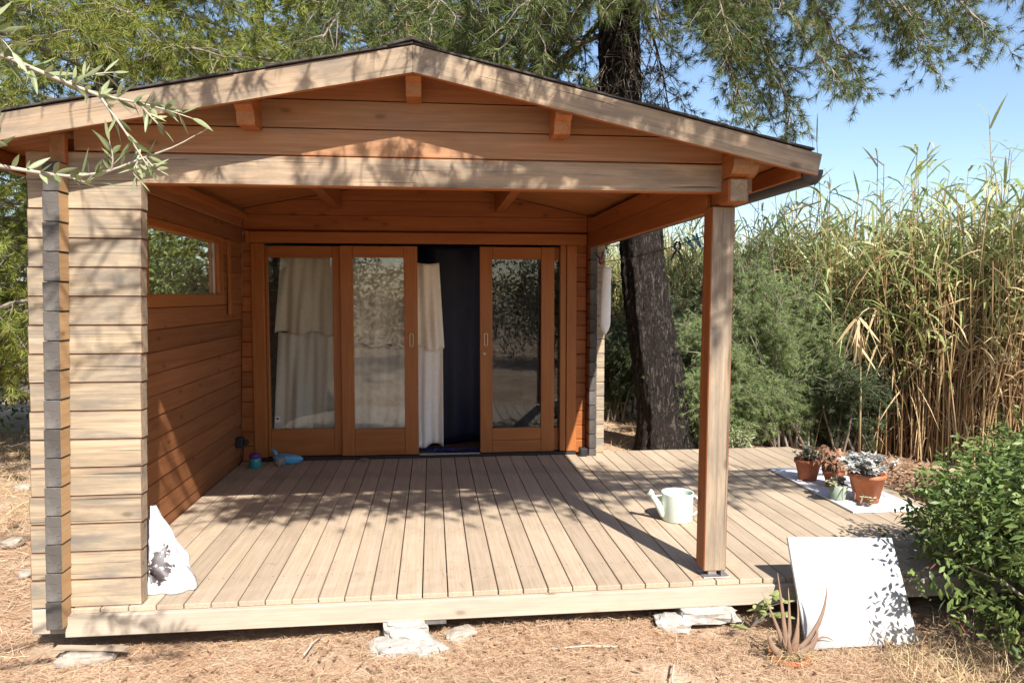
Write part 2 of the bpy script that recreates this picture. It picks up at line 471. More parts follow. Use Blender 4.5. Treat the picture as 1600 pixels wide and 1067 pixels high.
def tube_arrays(path, radii, seg=6, cap=True):
    path = np.asarray(path, float); n = len(path)
    radii = np.broadcast_to(np.asarray(radii, float), (n,))
    tan = np.gradient(path, axis=0)
    tan /= np.linalg.norm(tan, axis=1)[:, None] + 1e-9
    ref = np.array([0, 0, 1.0]) if abs(tan[0][2]) < 0.9 else np.array([1.0, 0, 0])
    V = np.zeros((n, seg, 3))
    u = np.cross(tan[0], ref); u /= np.linalg.norm(u)
    ang = np.linspace(0, 2 * np.pi, seg, endpoint=False)
    for i in range(n):
        u = u - tan[i] * (u @ tan[i]); u /= np.linalg.norm(u) + 1e-9
        w = np.cross(tan[i], u)
        V[i] = path[i] + radii[i] * (np.cos(ang)[:, None] * u + np.sin(ang)[:, None] * w)
    i = np.arange(n - 1)[:, None] * seg; j = np.arange(seg)[None, :]
    a = i + j; b = i + (j + 1) % seg
    F = np.stack([a, b, b + seg, a + seg], -1).reshape(-1, 4)
    F = list(map(tuple, F))
    if cap: F += [tuple(range(seg - 1, -1, -1)), tuple(range((n - 1) * seg, n * seg))]
    return V.reshape(-1, 3), F

def lathe_arrays(profile, seg=24, jitter=0.0):
    pr = np.asarray(profile, float); n = len(pr)
    ang = np.linspace(0, 2 * np.pi, seg, endpoint=False)
    V = np.zeros((n, seg, 3))
    V[:, :, 0] = pr[:, 0][:, None] * np.cos(ang); V[:, :, 1] = pr[:, 0][:, None] * np.sin(ang); V[:, :, 2] = pr[:, 1][:, None]
    i = np.arange(n - 1)[:, None] * seg; j = np.arange(seg)[None, :]
    F = np.stack([i + j, i + (j + 1) % seg, i + seg + (j + 1) % seg, i + seg + j], -1).reshape(-1, 4)
    return V.reshape(-1, 3), F

def unit(v):
    v = np.asarray(v, float)
    return v / (np.linalg.norm(v, axis=-1, keepdims=True) + 1e-9)

def strips(base, direc, side, length, width, droop, prof, fold=0.0):
    """vectorised leaf blades: base, direc, side (N,3); length, width, droop (N); prof = relative widths along the blade"""
    base = np.asarray(base, float); N = len(base); k = len(prof)
    t = np.linspace(0, 1, k)
    length = np.broadcast_to(length, (N,)); width = np.broadcast_to(width, (N,)); droop = np.broadcast_to(droop, (N,))
    c = base[:, None] + direc[:, None] * (length[:, None] * t)[..., None]
    c[:, :, 2] -= (droop * length)[:, None] * t ** 2
    hw = side[:, None] * (width[:, None] * np.asarray(prof) * 0.5)[..., None]
    if fold:
        nrm = unit(np.cross(direc, side))
        cc = c - nrm[:, None] * (width[:, None] * np.asarray(prof) * 0.5 * fold)[..., None]
        V = np.stack([c - hw, cc, c + hw], 2); m = 3
    else:
        V = np.stack([c - hw, c + hw], 2); m = 2
    V = V.reshape(-1, 3)
    i0 = (np.arange(N) * k * m)[:, None, None] + (np.arange(k - 1) * m)[None, :, None] + np.arange(m - 1)[None, None, :]
    F = np.stack([i0, i0 + 1, i0 + m + 1, i0 + m], -1).reshape(-1, 4)
    return V, F

def needles(pos, direc, per, length, width, rng, shoot=0.10, spread=(0.3, 1.25)):
    """needle tufts: one thin triangle for each needle"""
    pos = np.repeat(np.asarray(pos), per, 0); d = np.repeat(unit(direc), per, 0)
    N = len(pos)
    rv = unit(rng.normal(size=(N, 3)))
    perp = unit(rv - d * (rv * d).sum(1)[:, None])
    a = rng.uniform(spread[0], spread[1], N)
    nd = unit(d * np.cos(a)[:, None] + perp * np.sin(a)[:, None])
    nd[:, 2] -= 0.12
    b = pos - d * (rng.uniform(0, 1, N) * shoot)[:, None]
    L = length * rng.uniform(0.7, 1.15, N)
    s = unit(np.cross(nd, rng.normal(size=(N, 3)))) * width * 0.5
    V = np.stack([b - s, b + s, b + nd * L[:, None]], 1).reshape(-1, 3)
    F = np.arange(N * 3).reshape(-1, 3)
    return V, F

def rod(name, pts, r, mat, parent=None, seg=6, smooth=True):
    mb = MB(); mb.add(*tube_arrays(pts, r, seg)); return mb.obj(name, mat, parent, smooth=smooth)

# ================================================================== ground
GZ = -0.20
def ground_height(x, y):
    h = 0.018 * np.sin(2.1 * x + 0.6) * np.cos(1.7 * y) + 0.012 * np.sin(5.3 * x + 1.1 * y) * np.sin(4.1 * y + 0.5)
    return GZ + h - 0.02

def build_ground():
    def ax(lo, hi):
        near = np.arange(-6, 14.01, 0.16)
        far = np.array([-900, -400, -180, -90, -50, -30, -20, -14, -10, -8])
        return np.concatenate((far, near, -far[::-1] + 8))
    xs = ax(0, 0); ys = ax(0, 0)
    X, Y = np.meshgrid(xs, ys, indexing='ij')
    Z = ground_height(X, Y) + RNG.normal(size=X.shape) * 0.006
    V = np.stack([X, Y, Z], -1).reshape(-1, 3)
    nx, ny = len(xs), len(ys)
    i = np.arange(nx - 1)[:, None] * ny + np.arange(ny - 1)[None, :]
    F = np.stack([i, i + ny, i + ny + 1, i + 1], -1).reshape(-1, 4)
    mb = MB(); mb.add(V, F)
    tag(mb.obj('ground', M['ground'], smooth=True), 'dry earth covered with brown pine litter', 'ground', kind='structure')
build_ground()

# ================================================================== cabin
YF, YB = 3.57, 6.65           # gable / screen wall plane, door wall plane
LT = 0.07                     # log thickness
PITCH = 0.1335
XR = -0.077                   # ridge
SL, SR = 0.195, 0.222         # roof slopes (the cabin has settled a little)
LEAN = 0.029
def z_under(x): return 2.545 - (SL * (XR - x) if x < XR else SR * (x - XR))

cabin = empty('log_cabin', (0, 5.1, 0), 0, 'small wooden log cabin with open porch and low gabled roof', 'cabin')

def core(name, lo, hi, parent, mat=None):
    mb = MB(); V, F = cham_box(hi[0] - lo[0], hi[1] - lo[1], hi[2] - lo[2], 0.002)
    mb.add(V, F)
    return mb.obj(name, mat or M['stain'], parent, Matrix.Translation([(a + b) / 2 for a, b in zip(lo, hi)]))

# --- front screen wall (left wing of the porch)
lean_top = LEAN * 2.0
wing = prism('screen_wall', [(-1.70, 0.0), (-1.395, 0.0), (-1.395 + lean_top, 1.99), (-1.70 + lean_top, 1.99)], YF + 0.022, YF + LT - 0.022, 'XZ', M['stain'], cabin)
wtones = [M['weathered']]
for i in range(15):
    z0 = i * PITCH; dx = LEAN * (z0 + PITCH / 2)
    x1 = -1.387 + dx + random.uniform(-0.002, 0.002)
    slab('log', (-1.885 + dx + random.uniform(-.004, .004), YF + random.uniform(-.0015, .0015), z0 + 0.0012), (x1, YF + LT, z0 + PITCH - 0.0012), M['groove'], wing, 'X', 0.0038,
         faces={(0, -1, 0): M['weathered'], (0, 1, 0): M['stain'], (1, 0, 0): M['post'], (-1, 0, 0): M['grey_end']})
slab('log', (-1.885, YF, -0.125), (-1.70, YF + LT, -0.004), M['lumber'], wing, 'X', 0.005)

# --- left wall with its window
WX0, WX1 = -1.775, -1.705
lw = prism('left_wall', [(WX0 + 0.02, -0.1), (WX1 - 0.02, -0.1), (WX1 - 0.02 + LEAN * 1.43, 1.43), (WX0 + 0.02 + LEAN * 1.43, 1.43)], YF + 0.1, 9.5, 'XZ', M['stain'], cabin)
WIN_Y0, WIN_Y1, WIN_Z0, WIN_Z1 = 4.36, 6.03, 1.404, 1.935
end_faces = {(0, -1, 0): M['grey_end'], (1, 0, 0): M['stain'], (-1, 0, 0): M['weathered']}
front_faces = {(0, -1, 0): M['grey_end'], (1, 0, 0): M['fresh'], (-1, 0, 0): M['weathered']}
for i in range(-1, 16):
    z0 = i * PITCH + PITCH * 0.5; zc = z0 + PITCH / 2; dx = LEAN * zc
    a, b = z0 + 0.0015, z0 + PITCH - 0.0015
    ya = 3.478 + random.uniform(-.002, .002)
    if i >= 15: ya = 3.535
    # the end that stands proud of the screen wall, then the rest of the log
    slab('log_end', (WX0 + dx, ya, a), (WX1 + dx, YF - 0.001, b), M['grey_end'] if i < 15 else M['stain'], lw, 'Y', 0.0028, faces=front_faces if i < 15 else {(0, -1, 0): M['beam'], (1, 0, 0): M['stain']})
    spans = [(YF + LT + 0.001, 6.645)]
    if b > WIN_Z0 + 0.01 and a < WIN_Z1 - 0.01: spans = [(YF + LT + 0.001, WIN_Y0), (WIN_Y1, 6.645)]
    for y0, y1 in spans:
        slab('log', (WX0 + dx, y0, a), (WX1 + dx, y1, b), M['wall_stain'], lw, 'Y', 0.006, faces={(-1, 0, 0): M['weathered']})
for i in range(-1, 16):
    z0 = i * PITCH + PITCH * 0.5; dx = LEAN * (z0 + PITCH / 2)
    slab('log', (WX0 + dx, 6.725, z0 + .0015), (WX1 + dx, 9.6, z0 + PITCH - .0015), M['weathered'], lw, 'Y', 0.006)

wdx = LEAN * 1.69
win = slab('window', (WX0 + wdx + 0.005, WIN_Y0, WIN_Z0), (WX1 + wdx + 0.012, WIN_Y1, WIN_Z0 + 0.08), M['door'], cabin, 'Y', 0.003)
slab('frame_rail', (WX0 + wdx + 0.005, WIN_Y0, WIN_Z1 - 0.05), (WX1 + wdx + 0.012, WIN_Y1, WIN_Z1), M['door'], win, 'Y', 0.003)
for y in (WIN_Y0, WIN_Y1 - 0.13):
    slab('frame_stile', (WX0 + wdx + 0.005, y, WIN_Z0 + 0.081), (WX1 + wdx + 0.012, y + 0.13, WIN_Z1 - 0.051), M['door'], win, 'Z', 0.003)
slab('pane', (WX0 + wdx + 0.032, WIN_Y0 + 0.13, WIN_Z0 + 0.08), (WX0 + wdx + 0.036, WIN_Y1 - 0.13, WIN_Z1 - 0.05), M['glass'], win, 'Y', 0.001)
slab('window_bead', (WX0 + wdx + 0.04, WIN_Y1 - 0.152, WIN_Z0 + 0.081), (WX0 + wdx + 0.055, WIN_Y1 - 0.131, WIN_Z1 - 0.051), M['lumber'], win, 'Z', 0.002)
slab('cover_strip', (WX1 + wdx + 0.003, WIN_Y1 + 0.13, 1.32), (WX1 + wdx + 0.022, WIN_Y1 + 0.19, 1.93), M['door'], win, 'Z', 0.003)

def row_poly(xl, xr, z0, z1):
    # a wall log whose ends follow the roof slope where it meets it
    zl, zr = z_under(xl(z0)) - .006, z_under(xr(z0)) - .006
    p = [(xl(z0), z0), (xr(z0), z0)]
    if z0 < zr < z1: p.append((xr(z0), zr))
    p += [(xr(z1), z1), (xl(z1), z1)]
    if z0 < zl < z1: p.append((xl(z0), zl))
    return p

# --- door wall
bw = core('door_wall', (-1.69, YB + 0.02, 2.04), (1.44, YB + LT - 0.02, 2.17), cabin)
bw_rows = [(i * PITCH, (i + 1) * PITCH) for i in range(-1, 15)]
for z0, z1 in bw_rows:
    slab('log', (-1.705 + LEAN * z0, YB, z0 + .0015), (-1.50, YB + LT, z1 - .0015), M['stain'], bw, 'X', 0.006)
    slab('log', (1.30, YB, z0 + .0015), (1.425, YB + LT, z1 - .0015), M['stain'], bw, 'X', 0.006)
    slab('log_end', (1.501, YB, z0 + .0015), (1.60, YB + LT, z1 - .0015), M['weathered'], bw, 'X', 0.006)
zz = [2.003, 2.052, 2.185, 2.318, 2.451]
slab('log', (-1.64, YB + 0.012, zz[0]), (1.425, YB + LT, zz[1] - .002), M['stain'], bw, 'X', 0.004)
for z0, z1 in zip(zz[1:-1], zz[2:]):
    def xl(z): return max(-1.64, XR - (2.54 - z) / SL)
    def xr(z): return min(1.425, XR + (2.54 - z) / SR)
    prism('log', row_poly(xl, xr, z0 + .002, z1 - .002), YB, YB + LT, 'XZ', M['stain'], bw)
prism('gable_board', [(XR - (2.54 - 2.453) / SL, 2.453), (XR + (2.54 - 2.453) / SR, 2.453), (XR, 2.54)], YB + 0.002, YB + LT, 'XZ', M['stain'], bw)

# --- right wall of the room (its log ends stand proud in the corner)
rw = core('right_wall', (1.447, YB + 0.02, -0.1), (1.483, 9.5, 2.15), cabin)
for i in range(-1, 16):
    z0 = i * PITCH + PITCH * 0.5
    slab('log', (1.43, 6.525 + random.uniform(-.006, .006), z0 + .0015), (1.50, 9.6, z0 + PITCH - .0015), M['grey_end'], rw, 'Y', 0.006,
         faces={(1, 0, 0): M['weathered'], (-1, 0, 0): M['stain']})
room = core('room_shell', (-1.69, 9.50, -0.1), (1.44, 9.56, 2.2), cabin)
slab('room_floor', (-1.70, 6.72, -0.10), (1.43, 9.49, -0.03), M['floor_dark'], room, 'Y', 0.002)

# --- sliding doors
DY = YB - 0.012
frame = slab('door_frame', (-1.582, DY - 0.03, 1.938), (1.418, YB - 0.001, 2.036), M['door'], cabin, 'X', 0.004)
slab('track_end_block', (-1.615, DY - 0.045, 1.93), (-1.583, YB - 0.001, 2.04), M['door'], frame, 'Z', 0.003)
slab('jamb', (-1.58, DY - 0.005, 0.03), (-1.47, YB + 0.06, 1.936), M['door'], frame, 'Z', 0.004)
slab('jamb', (1.176, DY - 0.005, 0.03), (1.232, YB + 0.06, 1.936), M['door'], frame, 'Z', 0.004)
slab('jamb', (1.235, DY - 0.016, 0.03), (1.33, YB - 0.001, 1.936), M['door'], frame, 'Z', 0.004)
slab('threshold', (-1.58, DY - 0.02, 0.002), (1.33, YB + 0.14, 0.026), M['black'], frame, 'X', 0.003)
slab('sill_strip', (-0.12, DY - 0.03, 0.026), (0.43, DY - 0.012, 0.04), M['steel'], frame, 'X', 0.002)

def door(x0, x1, px0, px1, y0, zb, pz0, pz1, glass, rails=1, thick=0.042):
    d = slab('door', (x0, y0, zb), (px0, y0 + thick, 1.918), M['door'], cabin, 'Z', 0.003)
    slab('stile', (px1, y0, zb), (x1, y0 + thick, 1.918), M['door'], d, 'Z', 0.003)
    slab('top_rail', (px0 + .001, y0 + .002, pz1), (px1 - .001, y0 + thick - .002, 1.917), M['door'], d, 'X', 0.003)
    if rails == 1: slab('bottom_rail', (px0 + .001, y0 + .002, zb), (px1 - .001, y0 + thick - .002, pz0), M['door'], d, 'X', 0.003)
    else:
        mid = zb + (pz0 - zb) * 0.5
        slab('bottom_rail', (px0 + .001, y0 + .002, zb), (px1 - .001, y0 + thick - .002, mid - .001), M['door'], d, 'X', 0.003)
        slab('bottom_rail', (px0 + .001, y0 + .003, mid + .001), (px1 - .001, y0 + thick - .002, pz0), M['door'], d, 'X', 0.003)
    slab('pane', (px0 - .004, y0 + thick * .5 - .002, pz0 - .004), (px1 + .004, y0 + thick * .5 + .002, pz1 + .004), glass, d, 'X', 0.0008)
    return d
d1 = door(-1.468, -0.815, -1.445, -0.885, DY + 0.046, 0.03, 0.275, 1.815, M['glass'])
M['sticker'] = plain('white_sticker', (0.6, 0.6, 0.58), 0.5, 0.05)
stk = slab('sticker', (-1.412, DY + 0.0605, .335), (-1.366, DY + 0.0635, .392), M['sticker'], d1, 'X', .0004)
slab('sticker_mark', (-1.400, DY + 0.0590, .362), (-1.378, DY + 0.0602, .378), M['black'], d1, 'X', .0003)
d2 = door(-0.812, -0.128, -0.700, -0.250, DY, 0.03, 0.275, 1.815, M['glass_dusty'])
d3 = door(0.435, 1.122, 0.548, 1.000, DY, 0.03, 0.255, 1.805, M['glass'], 2)
side = slab('side_light', (1.124, DY + 0.05, 0.03), (1.175, DY + 0.09, 0.24), M['door'], cabin, 'X', 0.002)
slab('pane', (1.124, DY + 0.068, 0.24), (1.175, DY + 0.072, 1.80), M['glass'], side, 'Z', 0.0008)
slab('top_rail', (1.124, DY + 0.05, 1.80), (1.175, DY + 0.09, 1.918), M['door'], side, 'X', 0.002)

def handle(x, z, d):
    mb = MB()
    pts = []
    for k in range(20):
        a = 2 * math.pi * k / 20
        pts.append((0.021 * math.cos(a), 0.045 * (1 if math.sin(a) >= 0 else -1) + 0.021 * math.sin(a)))
    V = [(u, 0, v) for u, v in pts] + [(u * .9, -0.004, v * .97) for u, v in pts] + [(u * .5, -0.004, v * .78) for u, v in pts] + [(u * .45, 0.004, v * .75) for u, v in pts]
    F = []
    for r in range(3):
        for k in range(20): F.append((r * 20 + k, r * 20 + (k + 1) % 20, r * 20 + 20 + (k + 1) % 20, r * 20 + 20 + k))
    F.append(tuple(range(60, 80)))
    mb.add(V, [f for f in F if len(f) == 4], 0); mb.add([V[i] for i in range(60, 80)], [tuple(range(20))], 1)
    mb.obj('pull_handle', [M['brass'], M['black']], d, Matrix.Translation((x, DY - 0.001, z)))
handle(-0.187, 1.075, d2); handle(0.487, 1.075, d3)
mb = MB(); V, F = lathe_arrays([(0.0, 0.006), (0.010, 0.006), (0.017, 0.003), (0.018, 0)], 16); mb.add(V, F)
mb.obj('lock_rose', M['brass'], d3, Matrix.Translation((0.472, DY - 0.001, 0.945)) @ Matrix.Rotation(R(90), 4, 'X'), smooth=True)

# --- front gable beam and gable logs
gb = slab('front_beam', (-1.83, YF, 1.990), (1.615, YF + LT, 2.129), M['stain'], cabin, 'X', 0.004, faces={(0, -1, 0): M['facia']})
gz = [2.131, 2.258, 2.392, 2.53]
for k in range(3):
    z0, z1 = gz[k] + .004, gz[k + 1] - .002
    def xl(z): return max(-1.62, XR - (2.54 - z) / SL)
    def xr(z): return min(1.455, XR + (2.54 - z) / SR)
    poly = row_poly(xl, xr, z0, z1)
    g = prism('gable_log', poly, YF + (0.004, 0.001, 0.005)[k], YF + LT, 'XZ', M['stain'], gb, faces={(0, -1, 0): M['beam'] if k < 2 else M['gable']})
    slab('groove_strip', (xl(z1) + .01, YF + 0.014, z0 - .006), (xr(z1) - .01, YF + LT - .01, z0 - .0005), M['groove'], gb, 'X', 0.0005)

# --- right eave logs and the post
ev = slab('eave_log', (1.452, 3.475, 1.928), (1.556, 6.64, 2.052), M['stain'], cabin, 'Y', 0.010, faces={(0, -1, 0): M['facia']})
zt = z_under(1.5) - 0.01
prism('eave_log', [(3.42, zt), (6.64, zt), (6.64, 2.054), (3.49, 2.054), (3.455, 2.066), (3.428, 2.10), (3.42, 2.13)], 1.455, 1.585, 'YZ', M['stain'], ev, (0, 1, 0), faces={(0, -1, 0): M['beam']})
slab('eave_log', (1.425, 3.70, 1.905), (1.451, 6.645, 2.045), M['stain'], ev, 'Y', 0.003)
slab('eave_log', (1.428, 3.70, 2.047), (1.453, 6.645, 2.17), M['stain'], ev, 'Y', 0.003)
post = slab('porch_post', (1.412, 3.60, 0.032), (1.534, 3.715, 1.925), M['stain'], cabin, 'Z', 0.005,
            faces={(0, -1, 0): M['post'], (1, 0, 0): M['post']}, rot=Matrix.Rotation(R(0.45), 4, 'Y'))
slab('post_foot', (1.44, 3.63, 0.0), (1.49, 3.69, 0.034), M['steel'], post, 'Z', 0.003)
slab('post_shoe', (1.40, 3.585, 0.001), (1.545, 3.70, 0.006), M['steel'], post, 'X', 0.002)
slab('shoe_flange', (1.50, 3.60, 0.006), (1.506, 3.66, 0.05), M['steel'], post, 'X', 0.002)
# left eave logs are the top of the left wall; small plate under the roof
slab('eave_plate', (-1.70, 3.645, 2.131), (-1.60, 6.64, 2.19), M['stain'], cabin, 'Y', 0.004)

# --- roof
def roof_line(x0, x1, dz, th):
    return [(x0, z_under(x0) + dz), (x1, z_under(x1) + dz), (x1, z_under(x1) + dz + th), (x0, z_under(x0) + dz + th)]
XL, XRT = -2.05, 1.80
roof = prism('roof', [(XL, z_under(XL) + .019), (XR, z_under(XR) + .019), (XRT, z_under(XRT) + .019), (XRT, z_under(XRT) + .030), (XR, z_under(XR) + .030), (XL, z_under(XL) + .030)], 3.385, 9.85, 'XZ', M['floor_dark'], cabin)
yb = 3.385
while yb < 6.64:
    y2 = min(yb + 0.090, 6.648)
    prism('ceiling_board', roof_line(XL + .003, XR - .001, 0, .018), yb + .0015, y2 - .0015, 'XZ', M['ceiling'], roof, (1, 0, SL))
    prism('ceiling_board', roof_line(XR + .001, XRT - .003, 0, .018), yb + .0015, y2 - .0015, 'XZ', M['ceiling'], roof, (1, 0, -SR))
    yb += 0.090
for xc, w in ((-0.825, 0.078), (XR, 0.070), (0.615, 0.078)):
    zt = min(z_under(xc - w / 2), z_under(xc + w / 2)) - 0.001
    zb = zt - 0.150
    prism('purlin', [(3.385, zt), (6.649, zt), (6.649, zb), (3.445, zb), (3.435, zb + .012), (3.420, zb + 0.055), (3.385, zb + .075)], xc - w / 2, xc + w / 2, 'YZ', M['stain'], roof, (0, 1, 0), faces={(0, -1, 0): M['gable']})
FY0, FY1 = 3.345, 3.374
fl = prism('barge_board', [(XL - .03, 2.467 - SL * (XR - XL + .03)), (XR - .001, 2.467), (XR - .001, 2.585), (XL - .03, 2.585 - (SL + .004) * (XR - XL + .03))], FY0, FY1, 'XZ', M['stain'], roof, (1, 0, SL), faces={(0, -1, 0): M['facia']})
fr = prism('barge_board', [(XR + .001, 2.467), (1.838, 2.467 - .2195 * (1.838 - XR)), (1.858, 2.585 - .2265 * (1.858 - XR)), (XR + .001, 2.585)], FY0, FY1, 'XZ', M['stain'], roof, (1, 0, -SR), faces={(0, -1, 0): M['facia'], (1, 0, 0): M['facia']})
# felt shingle courses, each lapping the one below, ragged along the front edge
for sgn, slope, xe in ((-1, SL + .003, XL - 0.03), (1, 0.2255, 1.80)):
    nC = 13
    for k in range(nC):
        xa = XR + (xe - XR) * k / nC; xb = XR + (xe - XR) * (k + 1.12) / nC
        za = 2.591 - slope * abs(xa - XR); zb_ = 2.589 - slope * abs(xb - XR)
        yy = 3.335 + random.uniform(-0.006, 0.012)
        poly = [(xa, za), (xb, zb_ + .003), (xb, zb_ + .013), (xa, za + .007)]
        if sgn < 0: poly = poly[::-1]
        prism('shingle_course', poly, yy, 9.9, 'XZ', M['shingle'], roof, (0, 1, 0))
prism('ridge_cap', [(XR - .11, 2.597 - .021), (XR, 2.606), (XR + .11, 2.597 - .024), (XR + .11, 2.597 - .014), (XR, 2.618), (XR - .11, 2.597 - .011)], 3.328, 9.9, 'XZ', M['shingle'], roof, (0, 1, 0))
slab('eave_fascia', (1.762, 3.40, z_under(1.78) - 0.09), (1.785, 9.8, z_under(1.785) - 0.002), M['stain'], roof, 'Y', 0.003)
slab('eave_fascia', (-2.045, 3.38, z_under(-2.03) - 0.09), (-2.02, 9.8, z_under(-2.045) - 0.002), M['stain'], roof, 'Y', 0.003)
# gutter along the right eave
pr = []
for k in range(13):
    a = math.pi + math.pi * k / 12
    pr.append((1.845 + 0.056 * math.cos(a), 2.085 + 0.075 * math.sin(a)))
for k in range(13):
    a = 2 * math.pi - math.pi * k / 12
    pr.append((1.845 + 0.051 * math.cos(a), 2.085 + 0.070 * math.sin(a)))
gut = prism('gutter', pr, 3.41, 9.7, 'XZ', M['gutter'], cabin, (0, 1, 0))
mb = MB(); mb.add([(1.845 + 0.055 * math.cos(math.pi + math.pi * k / 12), y, 2.085 + 0.074 * math.sin(math.pi + math.pi * k / 12)) for y in (3.405, 3.41) for k in range(13)],
                  [tuple(range(12, -1, -1)), tuple(range(13, 26))] + [(k, k + 1, k + 14, k + 13) for k in range(12)])
mb.obj('end_cap', M['gutter'], gut)
# black rainwater pipe foot and socket box at the corner of the door wall
box_ = slab('junction_box', (1.345, 6.50, 0.002), (1.415, 6.60, 0.075), M['black'], cabin, 'Z', 0.008)
skt = slab('socket', (-1.700, 6.455, 0.16), (-1.640, 6.54, 0.25), M['black'], cabin, 'Y', 0.010)
slab('plug', (-1.640, 6.475, 0.18), (-1.60, 6.52, 0.225), M['black'], skt, 'X', 0.008)
rod('cable', [(-1.645, 6.49, 0.17), (-1.64, 6.485, 0.10), (-1.655, 6.48, 0.04), (-1.68, 6.48, 0.004)], 0.006, M['black'], skt)

# ================================================================== deck
deck = empty('porch_deck', (0.8, 5.1, 0), 0, 'beige board deck of the porch running past the post to the right', 'deck')
bp = 0.1262
x = -0.057 - bp * 13
k = 0
while x < 3.36:
    y1 = 6.622 if x < 1.45 else 6.72 + random.uniform(-.004, .004)
    y0 = 3.556 + random.uniform(-.003, .003)
    if x + bp > 2.75: y0 = 3.60
    slab('deck_board', (x + .003, y0, -.026), (x + bp - .003, y1, random.uniform(-.0012, 0)), M['deck'], deck, 'Y', 0.0025)
    x += bp
    k += 1
slab('front_joist', (-1.72, 3.530, -0.128), (3.34, 3.575, -0.027), M['lumber'], deck, 'X', 0.004)
for y in (4.2, 4.9, 5.6, 6.3):
    slab('joist', (-1.68, y, -0.128), (3.34, y + .045, -0.028), M['lumber'], deck, 'X', 0.003)
slab('side_joist', (3.345, 3.58, -0.128), (3.385, 6.70, -0.027), M['lumber'], deck, 'Y', 0.003)
# ================================================================== foliage materials
M['pine_a'] = leaf_mat('pine_needles_sunny', (0.065, 0.098, 0.018), (0.33, 0.355, 0.07), 0.38, 0.5, 1.1, (0.30, 0.20, 0.09), 0.04)
M['pine_b'] = leaf_mat('pine_needles_deep', (0.065, 0.095, 0.030), (0.18, 0.215, 0.062), 0.35, 0.5, 0.9, (0.30, 0.19, 0.09), 0.05)
M['pine_c'] = leaf_mat('pine_needles_hanging', (0.035, 0.055, 0.016), (0.15, 0.185, 0.05), 0.25, 0.5, 1.3, (0.32, 0.20, 0.10), 0.05)
M['pine_bark'] = bark_mat('pine_bark', (0.020, 0.016, 0.014), (0.078, 0.063, 0.054), 13.0, 0.6)
M['twig'] = plain('grey_twig_bark', (0.20, 0.165, 0.13), 0.9, 0.3, 15)
M['reed_leaf'] = leaf_mat('reed_leaves', (0.21, 0.29, 0.08), (0.52, 0.54, 0.25), 0.42, 0.45, 0.6)
M['reed_dry'] = leaf_mat('dry_reed_leaves', (0.38, 0.26, 0.12), (0.64, 0.50, 0.29), 0.3, 0.6, 0.7)
M['cane'] = leaf_mat('reed_canes', (0.24, 0.135, 0.062), (0.50, 0.35, 0.18), 0.0, 0.6, 0.9)
M['tamarisk'] = leaf_mat('feathery_sprays', (0.12, 0.17, 0.065), (0.33, 0.41, 0.17), 0.4, 0.6, 1.1)
M['juniper'] = leaf_mat('dark_sprays', (0.035, 0.055, 0.024), (0.10, 0.135, 0.055), 0.25, 0.6, 1.2)
M['lentisk'] = leaf_mat('glossy_green_leaves', (0.05, 0.09, 0.022), (0.20, 0.27, 0.075), 0.3, 0.45, 2.0, (0.28, 0.10, 0.07), 0.012, 0.4)
M['olive'] = leaf_mat('olive_leaves', (0.10, 0.14, 0.045), (0.33, 0.36, 0.19), 0.25, 0.4, 3.0)
M['bush'] = leaf_mat('broad_bush_leaves', (0.06, 0.10, 0.03), (0.17, 0.23, 0.07), 0.3, 0.5, 0.9)
M['bush_lit'] = leaf_mat('bush_leaves_lit_tint', (0.09, 0.14, 0.04), (0.27, 0.33, 0.10), 0.4, 0.5, 1.6)  # bush leaf colours lightened so the greenery in the window looks sunlit
M['olive_bark'] = plain('pale_olive_bark', (0.36, 0.31, 0.25), 0.8, 0.25, 40)
M['straw'] = leaf_mat('dry_straw', (0.36, 0.26, 0.13), (0.58, 0.46, 0.27), 0.2, 0.7, 2.0)
M['litter'] = leaf_mat('fallen_needles', (0.36, 0.21, 0.12), (0.62, 0.45, 0.30), 0.1, 0.8, 1.4)
M['dead'] = leaf_mat('dead_brown_leaves', (0.14, 0.075, 0.042), (0.33, 0.20, 0.12), 0.1, 0.8, 2.0)

# ================================================================== pine trees
def smooth_path(p0, p1, sag, rng, n=9, wob=0.06):
    t = np.linspace(0, 1, n)[:, None]
    p0 = np.asarray(p0, float); p1 = np.asarray(p1, float)
    p = p0 * (1 - t) + p1 * t
    p[:, 2] += (sag * 4 * t * (1 - t))[:, 0]
    L = np.linalg.norm(p1 - p0)
    w = rng.normal(size=(n, 3)) * wob * L * 0.25
    w[0] = 0; w[-1] = 0
    w[1:-1] = (w[:-2] + w[1:-1] * 2 + w[2:]) / 4
    return p + w

